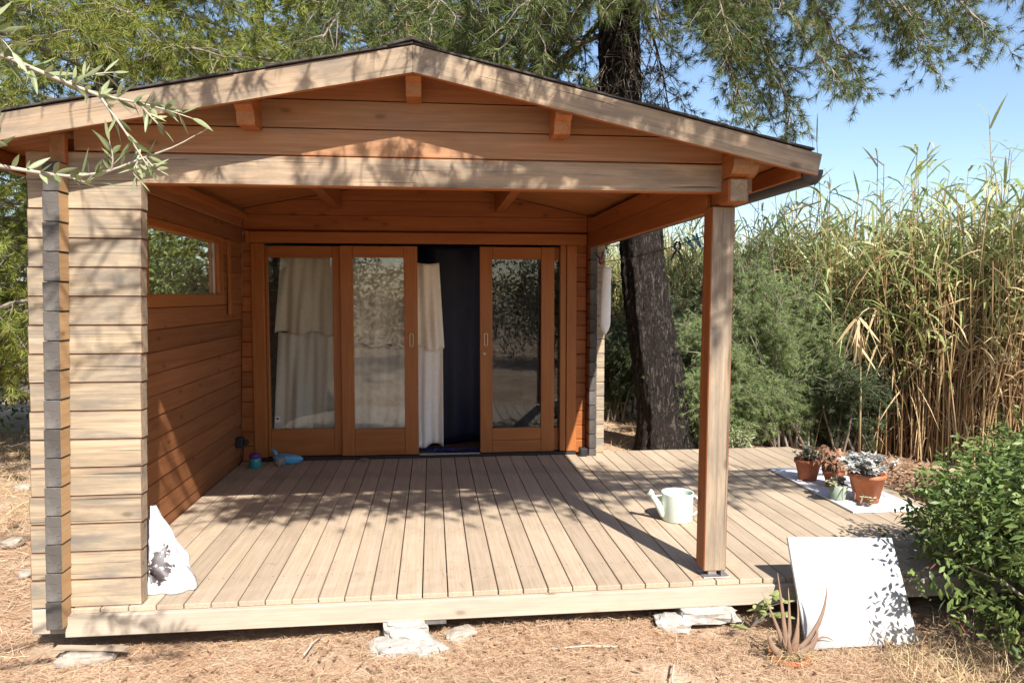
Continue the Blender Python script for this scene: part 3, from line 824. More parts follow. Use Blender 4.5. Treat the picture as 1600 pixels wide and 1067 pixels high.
def pine_branch(wood_mb, tufts, p0, p1, rng, sag=0.25, r0=0.035, side=0.9, step=0.16, start=0.25, twig_step=0.13, droop=0.25, flat=0.5):
    path = smooth_path(p0, p1, sag, rng)
    n = len(path)
    wood_mb.add(*tube_arrays(path, np.linspace(r0, 0.006, n), 5, False))
    seg = np.linalg.norm(np.diff(path, axis=0), axis=1); L = seg.sum()
    cum = np.concatenate(([0], np.cumsum(seg)))
    s = start * L; sg = 1
    while s < L:
        i = min(np.searchsorted(cum, s) - 1, n - 2); f = (s - cum[i]) / seg[i]
        p = path[i] * (1 - f) + path[i + 1] * f
        tan = unit(path[i + 1] - path[i])
        t = s / L
        lat = unit(np.cross(tan, [0, 0, 1.0])) * sg
        d = unit(tan * rng.uniform(0.5, 1.1) + lat * rng.uniform(0.5, 1.1) + rng.normal(size=3) * flat * np.array([.5, .5, 1]) + np.array([0, 0, -droop * 0.3]))
        sl = side * (1 - 0.55 * t) * rng.uniform(0.5, 1.1)
        m = 5
        u = np.linspace(0, 1, m)[:, None]
        sp = p + d * sl * u + np.array([0, 0, -droop]) * sl * u ** 2 + rng.normal(size=(m, 3)) * 0.025 * u
        wood_mb.add(*tube_arrays(sp, np.linspace(max(0.005, r0 * .35 * (1 - t * .5)), 0.003, m), 3, False))
        k = 0.18
        while k < 1.0:
            j = min(int(k * (m - 1)), m - 2); g = k * (m - 1) - j
            q = sp[j] * (1 - g) + sp[j + 1] * g
            td = unit(unit(sp[j + 1] - sp[j]) * 0.7 + rng.normal(size=3) * 0.8 + np.array([0, 0, 0.12]))
            tl = rng.uniform(0.07, 0.27)
            e = q + td * tl
            wood_mb.add(np.array([q, q + [0.004, 0, 0], q + [0, .004, 0], e]), np.array([[0, 1, 3], [1, 2, 3], [2, 0, 3]]))
            tufts.append((e, td))
            if tl > 0.12: tufts.append((q + td * tl * .5, td))
            k += twig_step / sl * rng.uniform(0.7, 1.3)
        tufts.append((sp[-1], unit(sp[-1] - sp[-2])))
        s += step * rng.uniform(0.6, 1.4); sg = -sg
    tufts.append((path[-1], unit(path[-1] - path[-2])))

def finish_tree(root, wood_mb, tufts, mat, per, nl, nw, rng, shoot=0.10, keep=None):
    pos = np.array([t[0] for t in tufts]); dr = np.array([t[1] for t in tufts])
    if keep is not None:
        k = keep(pos); pos = pos[k]; dr = dr[k]
    mb = MB(); mb.add(*needles(pos, dr, per, nl, nw, rng, .055))
    c = mb.obj('crown', mat, root)
    wood_mb.obj('branches', M['twig'], root)
    return c

# --- the big pine whose trunk stands behind the deck
pa = empty('pine_tree', (2.5, 7.7, GZ), 0, 'big pine with thick dark trunk rising behind the deck beside the cabin', 'tree')
tp = [(2.52, -0.35), (2.50, -0.1), (2.48, 0.2), (2.41, 0.68), (2.31, 1.22), (2.25, 1.69), (2.22, 2.1), (2.11, 2.7), (1.97, 3.45), (1.95, 4.1), (1.93, 4.6), (1.95, 6.0), (2.1, 8.0), (2.2, 9.5)]
wd = [0.39, 0.30, 0.27, 0.253, 0.235, 0.225, 0.226, 0.228, 0.22, 0.205, 0.195, 0.16, 0.11, 0.05]
zs = np.array([p[1] for p in tp]); xs = np.array([p[0] for p in tp])
zi = np.concatenate((np.arange(-0.35, 5.0, 0.045), np.arange(5.0, 9.5, 0.3)))
path = np.stack([np.interp(zi, zs, xs), np.full(len(zi), 7.6), zi], 1)
V, F = tube_arrays(path, np.interp(zi, zs, wd), 56)
ang = np.arctan2(V[:, 1] - 7.6, V[:, 0] - np.interp(V[:, 2], zi, path[:, 0]))
rg = np.random.default_rng(3)
ridge = sum(a * np.sin(k * ang + ph + m * V[:, 2] + 1.3 * np.sin(2.3 * V[:, 2] + ph)) for a, k, ph, m in
            ((.012, 3, .4, .6), (.010, 9, 1.0, 2.2), (.008, 17, 2.0, -3.1), (.006, 26, .3, 5.0)))
ridge += rg.normal(size=len(V)) * 0.007
ctr = np.stack([np.interp(V[:, 2], zi, path[:, 0]), np.full(len(V), 7.6), V[:, 2]], 1)
V = V + unit(V - ctr) * ridge[:, None]
mb = MB(); mb.add(V, F); mb.obj('trunk', M['pine_bark'], pa, smooth=True)
rng = np.random.default_rng(11)
wmb = MB(); tf = []
def trunk_pt(z): return np.array([np.interp(z, zs, xs), 7.6, z])
A_br = [  # start height on the trunk, end point, arch
    (4.8, (3.3, 7.0, 3.35), .5), (5.0, (3.0, 6.7, 3.1), .7), (5.2, (3.55, 6.9, 3.05), .8), (5.4, (4.3, 7.0, 3.55), .8), (5.6, (5.0, 7.3, 4.1), .9),
    (5.2, (4.0, 8.0, 3.9), .5), (5.7, (5.7, 7.4, 4.2), .8), (4.9, (2.7, 8.2, 3.6), .3), (5.5, (4.6, 6.5, 3.9), .7), (5.9, (6.2, 7.9, 4.6), .7), (5.0, (3.7, 6.4, 3.45), .6),
    (5.3, (2.6, 6.2, 3.6), .7), (5.8, (3.2, 7.2, 4.0), .5), (6.0, (4.0, 7.4, 4.5), .5), (6.2, (5.0, 8.0, 4.9), .4),
    (4.6, (1.1, 7.3, 3.8), .2), (4.9, (0.3, 6.6, 3.7), .4), (5.2, (-0.3, 6.0, 3.55), .6), (5.0, (0.6, 8.2, 3.9), .4), (4.4, (1.2, 8.6, 3.5), .2),
    (5.5, (-0.5, 6.9, 4.1), .5), (5.7, (0.4, 5.6, 3.7), .8), (4.7, (0.9, 6.3, 3.75), .4), (4.2, (0.9, 7.9, 3.45), .2), (5.4, (-1.2, 7.6, 4.2), .5), (5.3, (1.3, 5.8, 3.8), .6), (5.6, (-0.02, 4.6, 3.12), .9), (5.6, (.62, 4.9, 3.3), .9), (5.4, (-.75, 5.2, 3.2), .8), (5.2, (1.0, 6.9, 3.5), .6), (5.3, (.2, 7.4, 3.5), .6),
    (5.9, (6.6, 7.2, 4.35), .8), (6.0, (6.2, 6.6, 4.2), .8), (5.8, (5.4, 6.6, 3.95), .8), (5.5, (4.9, 6.8, 3.75), .8), (5.6, (4.5, 7.6, 3.9), .7), (5.0, (2.05, 6.5, 3.85), .5), (5.2, (2.45, 6.3, 4.0), .6), (5.4, (1.6, 6.1, 3.95), .6), (5.1, (2.9, 6.9, 3.55), .6), (6.5, (3.8, 5.8, 5.4), .3), (6.8, (0.2, 8.8, 6.2), .2), (7.2, (3.9, 8.8, 6.5), .2), (7.5, (0.9, 6.4, 6.8), .2), (8.0, (2.9, 9.2, 7.6), .1), (8.4, (1.4, 7.0, 8.4), .1)]
for z0, p1, sag in A_br:
    pine_branch(wmb, tf, trunk_pt(z0), p1, rng, sag=sag, r0=0.04, side=0.75, step=0.075, start=0.22, droop=0.16, twig_step=0.066)
finish_tree(pa, wmb, tf, M['pine_c'], 28, 0.095, 0.0050, rng)
# dead hanging twigs beside the trunk
dmb = MB(); rng = np.random.default_rng(5)
for k in range(46):
    z0 = rng.uniform(3.6, 5.2); a = rng.uniform(-2.6, -0.5)
    p = trunk_pt(z0) + np.array([math.cos(a), math.sin(a), 0]) * 0.22
    d = np.array([math.cos(a) * .6, math.sin(a) * .6, rng.uniform(-1.1, -.2)])
    L = rng.uniform(0.3, 0.9)
    pts = [p + d * L * t + np.array([0, 0, -.3]) * L * t * t + rng.normal(size=3) * .03 * t for t in np.linspace(0, 1, 6)]
    dmb.add(*tube_arrays(pts, np.linspace(.006, .0025, 6), 3, False))
    for j in range(1, 6):
        e = np.array(pts[j]) + rng.normal(size=3) * .12 + np.array([0, 0, -.08])
        dmb.add(*tube_arrays([pts[j], (np.array(pts[j]) + e) / 2 + rng.normal(size=3) * .02, e], [.0035, .003, .002], 3, False))
dmb.obj('dead_twigs', M['twig'], pa)

# --- pines behind and beside the cabin on the left
def pine_tree(base, H, z0, RR, nb, mat, seed, label, per=30, nl=0.085, nw=0.0036, low_side=None, side=1.0, step=0.17, clear=True, tws=0.13):
    rng = np.random.default_rng(seed)
    root = empty('pine_tree', base, 0, label, 'tree')
    b = np.array(base, float)
    zz_ = np.linspace(-0.1, H, 14)
    tr = np.stack([b[0] + np.sin(zz_ * .5 + seed) * .12, b[1] + np.cos(zz_ * .4) * .1, b[2] + zz_], 1)
    mb = MB(); mb.add(*tube_arrays(tr, np.linspace(.2, .03, 14), 14)); mb.obj('trunk', M['pine_bark'], root, smooth=True)
    wmb = MB(); tf = []
    az = rng.uniform(0, 6.28)
    for i in range(nb):
        f = (i + .5) / nb
        az += 2.399963 + rng.uniform(-.3, .3)
        z = z0 + (H - z0) * f
        L = RR * (1.0 - 0.62 * f ** 1.5) * rng.uniform(.75, 1.12)
        dx, dy = math.cos(az), math.sin(az)
        if low_side and f < 0.3 and (dx * low_side[0] + dy * low_side[1]) < 0.1: dx, dy = -dx, -dy
        p0 = np.array([np.interp(z, zz_, tr[:, 0]), np.interp(z, zz_, tr[:, 1]), b[2] + z])
        p1 = p0 + np.array([dx * L, dy * L, rng.uniform(-.45, .35)])
        pine_branch(wmb, tf, p0, p1, rng, sag=.2, r0=.03, side=side, step=step, start=.22, droop=.2, twig_step=tws)
    def keep(p):   # twigs that would brush the roof have broken off
        return ~((p[:, 0] > -2.2) & (p[:, 0] < 2.0) & (p[:, 1] > 3.2) & (p[:, 1] < 10) & (p[:, 2] < 2.85))
    finish_tree(root, wmb, tf, mat, per, nl, nw, rng, keep=keep if clear else None)
    return root
pine_tree((-3.3, 8.2, GZ), 6.4, 1.0, 3.1, 70, M['pine_a'], 21, 'bright green pine with dense low branches left behind the cabin roof', 26, .10, .0065, (-1, 0.2), step=.085, tws=.085)
pine_tree((-0.5, 10.6, GZ), 6.6, 2.4, 3.0, 52, M['pine_a'], 33, 'yellow green pine standing behind the middle of the cabin roof', 20, .105, .011, step=.10, tws=.10)
pine_tree((-6.4, 10.2, GZ), 6.5, 0.7, 2.8, 44, M['pine_a'], 45, 'bushy pine at the far left edge beyond the dry ground', 16, .11, .010, (0.2, -1), step=.13, tws=.12)
pine_tree((1.3, 13.5, GZ), 7.5, 1.5, 3.2, 36, M['pine_b'], 52, 'dark pine far behind the cabin between roof ridge and thick trunk', 16, .13, .020, step=.14)
pine_tree((-2.9, 13.5, GZ), 8.0, 1.5, 3.4, 36, M['pine_b'], 53, 'dark pine farthest back behind the left half of the roof', 16, .13, .020, step=.14)


# --- pine standing behind the photographer; its long limb shades the porch front
DX, DYY = 6.9, 1.9
pd = empty('pine_tree', (DX, DYY, GZ), 0, 'pine whose long low limbs dapple the cabin front with shade', 'tree')
zz_ = np.linspace(-.1, 8.5, 12)
mb = MB(); mb.add(*tube_arrays(np.stack([DX + .1 * np.sin(zz_), DYY + 0 * zz_, GZ + zz_], 1), np.linspace(.24, .04, 12), 14)); mb.obj('trunk', M['pine_bark'], pd, smooth=True)
wmb = MB(); tf = []; rng = np.random.default_rng(8)
kw = dict(droop=.05, flat=.3)
pine_branch(wmb, tf, (DX, DYY, 3.6), (-2.3, 1.70, 3.55), rng, sag=.25, r0=.045, side=.50, step=.05, start=.3, twig_step=.07, **kw)
pine_branch(wmb, tf, (3.2, 1.80, 3.80), (-1.3, 1.52, 3.5), rng, sag=.1, r0=.025, side=.42, step=.05, start=.2, twig_step=.07, **kw)
pine_branch(wmb, tf, (2.6, 1.79, 3.80), (-.6, 1.80, 3.42), rng, sag=.1, r0=.025, side=.40, step=.05, start=.2, twig_step=.07, **kw)
pine_branch(wmb, tf, (DX, DYY, 3.9), (2.0, 1.25, 3.7), rng, sag=.2, r0=.035, side=.45, step=.08, start=.4, twig_step=.08, **kw)
pine_branch(wmb, tf, (3.4, 1.80, 3.78), (-.9, 1.30, 3.5), rng, sag=.1, r0=.025, side=.42, step=.05, start=.2, twig_step=.07, **kw)
pine_branch(wmb, tf, (3.6, 1.81, 3.78), (1.0, 1.50, 3.55), rng, sag=.1, r0=.025, side=.42, step=.06, start=.2, twig_step=.07, **kw)
pine_branch(wmb, tf, (DX, DYY, 3.7), (-1.5, 2.50, 3.42), rng, sag=.2, r0=.022, side=.48, step=.08, start=.3, twig_step=.075, droop=1.3, flat=.5)
pine_branch(wmb, tf, (DX, DYY, 3.6), (0.2, 2.62, 3.38), rng, sag=.2, r0=.022, side=.42, step=.085, start=.4, twig_step=.075, droop=1.3, flat=.5)
for a, z in ((-.4, 6), (.9, 6.4), (-1.2, 6.6), (0.2, 7.2), (-.8, 7.6), (.4, 7.9)):
    pine_branch(wmb, tf, (DX, DYY, z), (DX + 1.8 * math.cos(a), DYY + 1.8 * math.sin(a), z + .2), rng, sag=.2, side=.7, step=.25)
def gaps(p):   # tufted masses with open gaps, thinned in places to shape the dapples cast
    q = np.sin(p[:, 0] * 6.1 + 2 * np.sin(p[:, 1] * 5)) + np.sin(p[:, 1] * 9.1 + 1.7 * np.sin(p[:, 0] * 4.3 + 1))
    lim = np.where(p[:, 1] > 1.95, .25, -1.05)
    lim = np.where((p[:, 0] < -.3) & (p[:, 1] < 2.3), np.where(p[:, 1] < 1.8, 9, .45), lim)
    return (q > np.where(p[:, 1] > 2.3, -.15, lim)) & ~((p[:, 1] > 2.3) & (p[:, 2] < 2.85))
finish_tree(pd, wmb, tf, M['pine_b'], 28, .085, .0055, rng, keep=gaps)

# trees across the clearing behind the photographer, seen in the door glass
pine_tree((-4.5, -8.5, GZ), 7.0, .6, 3.0, 30, M['pine_b'], 61, 'pine across the clearing mirrored in the left door glass', 16, .12, .014, clear=False, step=.2)
pine_tree((0.9, -9.5, GZ), 7.5, .6, 3.2, 30, M['pine_b'], 62, 'pine across the clearing mirrored in the middle door glass', 16, .12, .014, clear=False, step=.2)
pine_tree((5.6, -8.8, GZ), 7.0, .6, 3.0, 30, M['pine_b'], 63, 'pine across the clearing mirrored in the right door glass', 16, .12, .014, clear=False, step=.2)

# ================================================================== shrubs
def shrub(name, centre, radii, mat, n_leaf, leaf_l, leaf_w, seed, label, cat='shrub', lumps=9, stems=9, prof=(0.15, 1.0, 0.1), up=0.3, cluster=None, group=None, fold=0.0, shell=0.55):
    """leaves packed in uneven lumps round a set of stems"""
    rng = np.random.default_rng(seed)
    c = np.array(centre, float); r = np.array(radii, float)
    root = empty(name, (c[0], c[1], GZ), 0, label, cat, group)
    lc = unit(rng.normal(size=(lumps, 3))); lc[:, 2] = np.abs(lc[:, 2]) * 1.1 - .45
    lcent = c + lc * r * rng.uniform(.45, .85, (lumps, 1)); lr = rng.uniform(.28, .5, lumps)
    smb = MB()
    base = np.array([c[0], c[1], GZ])
    ends = []
    for k in range(lumps):
        for j in range(max(1, stems // 3)):
            e = lcent[k] + rng.normal(size=3) * r * .16
            p = smooth_path(base + rng.normal(size=3) * [.08, .08, 0], e, .12 * rng.uniform(-.3, 1), rng, 8, .12)
            smb.add(*tube_arrays(p, np.linspace(.014, .004, 8), 4, False)); ends.append(p)
    smb.obj('stems', M['twig'], root)
    k = rng.integers(0, lumps, n_leaf)
    if cluster:
        nc = n_leaf // cluster
        kk = rng.integers(0, lumps, nc)
        d = unit(rng.normal(size=(nc, 3))); rad = rng.uniform(shell, 1.08, nc) ** .7
        cp = lcent[kk] + d * (rad * lr[kk])[:, None] * r * 1.25
        cd = unit(d * .8 + rng.normal(size=(nc, 3)) * .45 + [0, 0, up])
        pos = np.repeat(cp, cluster, 0); dd = np.repeat(cd, cluster, 0)
        t = np.tile(np.linspace(-1, 1, cluster), nc)
        pos = pos + dd * (t * leaf_l * 1.6)[:, None]
        sd = unit(np.cross(dd, np.tile(rng.normal(size=(nc, 1, 3)), (1, cluster, 1)).reshape(-1, 3)))
        sgn = np.where(np.arange(len(pos)) % 2 == 0, 1., -1.)[:, None]
        ld = unit(dd * .6 + sd * sgn + rng.normal(size=pos.shape) * .25)
    else:
        d = unit(rng.normal(size=(n_leaf, 3))); rad = rng.uniform(shell * .5, 1.1, n_leaf) ** .7
        pos = lcent[k] + d * (rad * lr[k])[:, None] * r * 1.25
        ld = unit(d * .7 + rng.normal(size=pos.shape) * .6 + [0, 0, up])
    ok = pos[:, 2] > GZ + .02
    pos, ld = pos[ok], ld[ok]
    N = len(pos)
    side = unit(np.cross(ld, unit(rng.normal(size=(N, 3)) + [0, 0, 1.2])))
    sc = rng.uniform(.65, 1.25, N)
    mb = MB(); mb.add(*strips(pos, ld, side, leaf_l * sc, leaf_w * sc, rng.uniform(0, .25, N), prof, fold))
    mb.obj('crown', mat, root)
    return root

def feathery(name, base, H, spread, mat, seed, label, n_stem=26, per=30, sprays=16, nl=.05, nw=.0028, sub=7):
    """shrub of fine thread-like sprays"""
    rng = np.random.default_rng(seed)
    root = empty(name, base, 0, label, 'shrub', None)
    b = np.array(base, float); smb = MB(); P = []; D = []
    for i in range(n_stem):
        a = rng.uniform(0, 6.28); rr = math.sqrt(rng.uniform(0, 1))
        e = b + np.array([math.cos(a) * rr * spread[0], math.sin(a) * rr * spread[1], H * rng.uniform(.55, 1.0) * (1 - .35 * rr)])
        p = smooth_path(b + rng.normal(size=3) * [.12, .12, 0], e, .25 * rr, rng, 9, .1)
        smb.add(*tube_arrays(p, np.linspace(.016, .004, 9), 4, False))
        for j in range(sprays):
            t = rng.uniform(.12, 1); k = min(int(t * 8), 7); q = p[k] + (p[k + 1] - p[k]) * (t * 8 - k)
            d = unit(unit(p[k + 1] - p[k]) * .5 + rng.normal(size=3) * .8 + [0, 0, .15])
            L = rng.uniform(.15, .42)
            for s in range(sub):
                u = (s + 1) / sub
                pt = q + d * L * u + np.array([0, 0, -.22]) * L * u * u + rng.normal(size=3) * .03
                if pt[2] > b[2] + .03: P.append(pt); D.append(unit(d + rng.normal(size=3) * .6))
            smb.add(*tube_arrays([q, q + d * L * .5, q + d * L + [0, 0, -.2 * L]], [.004, .003, .002], 3, False))
    smb.obj('stems', M['twig'], root)
    mb = MB(); mb.add(*needles(P, D, per, nl, nw, rng, .05, (.3, 1.2))); mb.obj('crown', mat, root)
    return root
feathery('tamarisk_shrub', (3.9, 7.75, GZ), 2.6, (1.45, .6), M['tamarisk'], 81, 'grey green feathery tamarisk shrub in front of the reeds right of the post', 56, 20, 25, .06, .0042)
feathery('tamarisk_shrub', (3.15, 7.55, GZ), 1.15, (.75, .45), M['tamarisk'], 82, 'lower feathery tamarisk beside the post touching the deck edge', 26, 22, 22, .055, .0042)
feathery('juniper_shrub', (3.25, 9.3, GZ), 2.1, (.9, .7), M['juniper'], 83, 'dark evergreen shrub seen between pine trunk and porch post', 34, 18, 22, .065, .0055)
feathery('juniper_shrub', (2.45, 9.6, GZ), 1.75, (.55, .5), M['juniper'], 84, 'dark evergreen shrub behind the pine trunk on its left', 26, 18, 18, .065, .0055)
feathery('juniper_shrub', (4.55, 7.45, GZ), 1.2, (.6, .5), M['juniper'], 85, 'dark low shrub at the foot of the reeds behind the flower pots', 26, 18, 18, .06, .005)
shrub('lentisk_bush', (3.12, 3.08, .22), (.74, .84, .70), M['lentisk'], 19000, .046, .021, 91, 'glossy green lentisk bush in the lower right foreground', lumps=30, stems=6, prof=(.25, 1.0, .15), cluster=8, fold=.3)
shrub('lentisk_bush', (4.35, 4.45, .26), (.66, .6, .60), M['lentisk'], 7000, .044, .021, 92, 'dark green lentisk bush behind the foreground bush near the reeds', lumps=16, stems=6, prof=(.25, 1.0, .15), cluster=8, fold=.3)
shrub('grey_leaf_plant', (3.05, 6.98, .02), (.18, .14, .2), M['olive'], 700, .05, .012, 93, 'small grey leaved plant behind the deck edge right of the post', 'plant', lumps=5, stems=3)
shrub('garden_bush', (-5.6, 8.6, .75), (1.0, 1.0, 1.05), M['bush'], 9000, .07, .036, 94, 'green leafy bush on the left behind the weathered log ends', lumps=14, stems=6)
shrub('garden_bush', (-7.4, 9.6, .9), (1.3, 1.2, 1.2), M['bush'], 8000, .08, .042, 95, 'green leafy bush farther left at the picture edge', lumps=14, stems=6)
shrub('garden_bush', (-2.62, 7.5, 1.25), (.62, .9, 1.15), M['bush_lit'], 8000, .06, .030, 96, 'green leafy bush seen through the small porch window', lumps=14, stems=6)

for k, (hx, hy, hr, side_) in enumerate(((-6.5, -5.0, 1.9, 'far left'), (-3.0, -6.5, 2.0, 'left'), (0.2, -7.0, 1.8, 'middle'), (3.2, -6.6, 2.0, 'right'), (6.4, -5.6, 2.0, 'far right'))):
    shrub('hedge_bush', (hx, hy, hr * .55), (hr, hr * .8, hr * .95), M['bush'], 8000, .11, .055, 120 + k, 'leafy bush across the clearing mirrored in the door glass, ' + side_, lumps=14, stems=3)

# ================================================================== reed bed
def reed_arrays(mb, bx, by, h, rng, leaves=11, lean=.12, thick=.011, leaf_l=.55, leaf_w=.036, dry_to=.5, leaf_from=.22):
    N = len(bx)
    ld = rng.normal(size=(N, 2)) * lean
    m = 5; t = np.linspace(0, 1, m)
    base = np.stack([bx, by, np.full(N, GZ - .02)], 1)
    top = np.stack([ld[:, 0], ld[:, 1], np.ones(N)], 1) * h[:, None]
    bend = rng.normal(size=(N, 3)) * .05 * h[:, None]; bend[:, 2] = 0
    def at(tt): return base + top * tt[:, None] + bend * (tt * tt)[:, None]
    C = np.stack([at(np.full(N, q)) for q in t], 1)
    rad = thick * (1 - .6 * t)
    ang = np.arange(3) * 2 * np.pi / 3
    ring = np.stack([np.cos(ang), np.sin(ang), 0 * ang], 1)
    V = C[:, :, None] + ring[None, None] * rad[None, :, None, None]
    i = (np.arange(N) * m * 3)[:, None, None] + (np.arange(m - 1) * 3)[None, :, None]
    j = np.arange(3)[None, None]
    F = np.stack([i + j, i + (j + 1) % 3, i + 3 + (j + 1) % 3, i + 3 + j], -1).reshape(-1, 4)
    mb.add(V.reshape(-1, 3), F, 0)
    tt = np.tile(np.linspace(leaf_from, 1.0, leaves), (N, 1)) + rng.uniform(-.03, .03, (N, leaves))
    tt = np.clip(tt, .1, 1).ravel(); idx = np.repeat(np.arange(N), leaves)
    p = (base[idx] + top[idx] * tt[:, None] + bend[idx] * (tt * tt)[:, None])
    a = rng.uniform(0, 6.28, len(p))
    out = np.stack([np.cos(a), np.sin(a), rng.uniform(.5, 2.4, len(p))], 1)
    dry = ((tt + rng.normal(size=len(tt)) * .12) < dry_to) | (rng.uniform(size=len(tt)) < .16)
    out[dry, 2] -= rng.uniform(.5, 1.6, dry.sum())
    out = unit(out)
    side = unit(np.cross(out, np.stack([0 * a, 0 * a, 1 + 0 * a], 1) + rng.normal(size=p.shape) * .5))
    L = leaf_l * rng.uniform(.55, 1.2, len(p)); w = leaf_w * rng.uniform(.6, 1.2, len(p))
    dr = rng.uniform(.1, 1.0, len(p))
    pf = (.8, 1.0, .7, .06)
    for sel, mi in ((~dry, 1), (dry, 2)):
        mb.add(*strips(p[sel], out[sel], side[sel], L[sel], w[sel] * (1 if mi == 1 else .8), dr[sel], pf), mi)

rng = np.random.default_rng(101)
edge = np.array([(2.2, 14.2), (3.3, 12.8), (4.1, 9.4), (4.55, 7.75), (5.2, 6.75), (6.2, 6.25), (7.6, 5.9), (9.5, 5.6)])
el = np.concatenate(([0], np.cumsum(np.linalg.norm(np.diff(edge, axis=0), axis=1))))
N = 3300
s = rng.uniform(0, el[-1], N); dep = rng.exponential(1.0, N).clip(0, 4.0)
ex = np.interp(s, el, edge[:, 0]); ey = np.interp(s, el, edge[:, 1])
bx = ex + dep * .75 + rng.normal(size=N) * .1; by = ey + dep * .66 + rng.normal(size=N) * .1
h = rng.normal(2.15, .30, N).clip(1.4, 3.2) + .05 * dep + np.where(rng.uniform(size=N) < .06, rng.uniform(.2, .8, N), 0) + .10 * (bx - 5).clip(-1, 2.5)
mb = MB(); reed_arrays(mb, bx, by, h, rng, leaves=13, leaf_l=.48, leaf_w=.026, lean=.05, leaf_from=.42, dry_to=.52)
# lower thicket of broken dead canes
N2 = 2600; s = rng.uniform(el[2], el[-1], N2); dep = rng.exponential(.5, N2)
bx2 = np.interp(s, el, edge[:, 0]) + dep * .7; by2 = np.interp(s, el, edge[:, 1]) + dep * .7
reed_arrays(mb, bx2, by2, rng.uniform(.8, 2.1, N2), rng, leaves=3, lean=.10, leaf_l=.3, leaf_w=.018, dry_to=2.0)
tag(mb.obj('reed_bed', [M['cane'], M['reed_leaf'], M['reed_dry']]), 'dense bed of tall giant reeds with dry canes and green leaves', 'reeds', kind='stuff')

tall = [(4.9, 8.6, 3.15, 'tall lone reed nearest the roof corner against the sky'), (5.25, 8.4, 3.3, 'second tall reed right of the roof corner against the sky'),
        (5.9, 8.8, 3.55, 'tall reed with spread leaves rising in the middle of the reed bed'), (6.25, 8.6, 3.6, 'tallest thin reed tip against the sky in mid reed bed'),
        (6.3, 7.6, 2.95, 'broad leaved green reed with drooping leaves near the right edge'), (6.9, 7.7, 3.35, 'tall reed cut off by the right picture edge')]
for k, (rx, ry, hh, lab) in enumerate(tall):
    r2 = np.random.default_rng(200 + k)
    root = empty('giant_reed', (rx, ry, GZ), 0, lab, 'reed', 'tall reeds above the reed bed')
    mb = MB()
    reed_arrays(mb, np.array([0.0]), np.array([0.0]), np.array([hh]), r2, leaves=22, lean=.05, thick=.012, leaf_l=.5, leaf_w=.04 if k != 4 else .065, dry_to=.25, leaf_from=.35)
    V = np.concatenate(mb.V); V[:, 2] -= GZ
    mb.V = [V]
    allF = mb.F
    cm = MB(); cm.V = [V]; cm.n = len(V); cm.F = [q for q in allF if q[1] == 0]
    lm = MB(); lm.V = [V]; lm.n = len(V); lm.F = [(q[0], q[1] - 1) for q in allF if q[1] > 0]
    wm = Matrix.Translation((rx, ry, GZ))
    cm.obj('cane', M['cane'], root, wm); lm.obj('leaves', [M['reed_leaf'], M['reed_dry']], root, wm)

r2 = np.random.default_rng(260)
root = empty('dead_reed', (4.33, 6.95, GZ), 0, 'broken reed with a drooping bunch of bleached leaves before the tamarisk', 'reed')
mb = MB(); mb.add(*tube_arrays([(4.38, 7.0, GZ), (4.36, 6.98, .5), (4.32, 6.96, 1.0), (4.27, 6.93, 1.24), (4.24, 6.92, 1.19)], [.011, .010, .009, .008, .007], 6)); mb.obj('cane', M['straw'], root, smooth=True)
n = 26; B = np.array([4.27, 6.93, 1.18]) + r2.normal(size=(n, 3)) * [.03, .03, .05]
d = unit(np.stack([r2.normal(size=n) * .35 + .1, r2.normal(size=n) * .25, -np.ones(n)], 1))
mb = MB(); mb.add(*strips(B, d, unit(np.cross(d, r2.normal(size=(n, 3)))), r2.uniform(.22, .5, n), r2.uniform(.018, .04, n), r2.uniform(0, .2, n), (.6, 1, .8, .5, .1))); mb.obj('leaves', M['straw'], root)

# ================================================================== olive tree at the left, its twigs reach into view
ot = empty('olive_tree', (-2.3, 1.0, GZ), 0, 'olive twigs with narrow grey green leaves reaching in at upper left', 'tree')
mb = MB()
mb.add(*tube_arrays(smooth_path((-2.3, 1.0, GZ - .05), (-2.15, 1.15, 1.5), 0, np.random.default_rng(1), 12, .05), np.linspace(.13, .08, 12), 12)); mb.obj('trunk', M['twig'], ot, smooth=True)
OL = MB(); OWU = MB(); OWL = MB(); OW = OWU; rng = np.random.default_rng(17)
def olive_twig(pts, r0=.0035, leaves=1.0, ln=.05):
    ln *= 1.18; r0 *= 1.2
    pts = np.asarray(pts, float)
    d = np.concatenate(([0], np.cumsum(np.linalg.norm(np.diff(pts, axis=0), axis=1))))
    n = max(6, int(d[-1] / .025)); ss = np.linspace(0, d[-1], n)
    P = np.stack([np.interp(ss, d, pts[:, i]) for i in range(3)], 1)
    P[1:-1] = (P[:-2] + P[1:-1] * 2 + P[2:]) / 4
    OW.add(*tube_arrays(P, np.linspace(r0, .0011, n), 6, False))
    B = []; D = []
    s = .012
    while s < d[-1]:
        i = min(int(s / d[-1] * (n - 1)), n - 2); q = P[i]; tan = unit(P[i + 1] - P[i])
        rv = unit(np.cross(tan, rng.normal(size=3)))
        for sg in (1, -1):
            if rng.uniform() < .86 * leaves:
                B.append(q); D.append(unit(tan * rng.uniform(.4, 1.0) + rv * sg * .8 + np.array([0, 0, rng.uniform(-.15, .75)])))
        s += rng.uniform(.008, .014)
    B.append(P[-1]); D.append(unit(P[-1] - P[-2]))
    B = np.array(B); D = np.array(D); N = len(B)
    sd = unit(np.cross(D, rng.normal(size=(N, 3))))
    OL.add(*strips(B, D, sd, ln * rng.uniform(.55, 1.1, N), ln * .19 * rng.uniform(.8, 1.15, N), rng.uniform(-.15, .25, N), (.12, .72, 1.0, .9, .55, .05), .25))
T = (-2.05, 1.35, 1.75)
def rel(p): return p
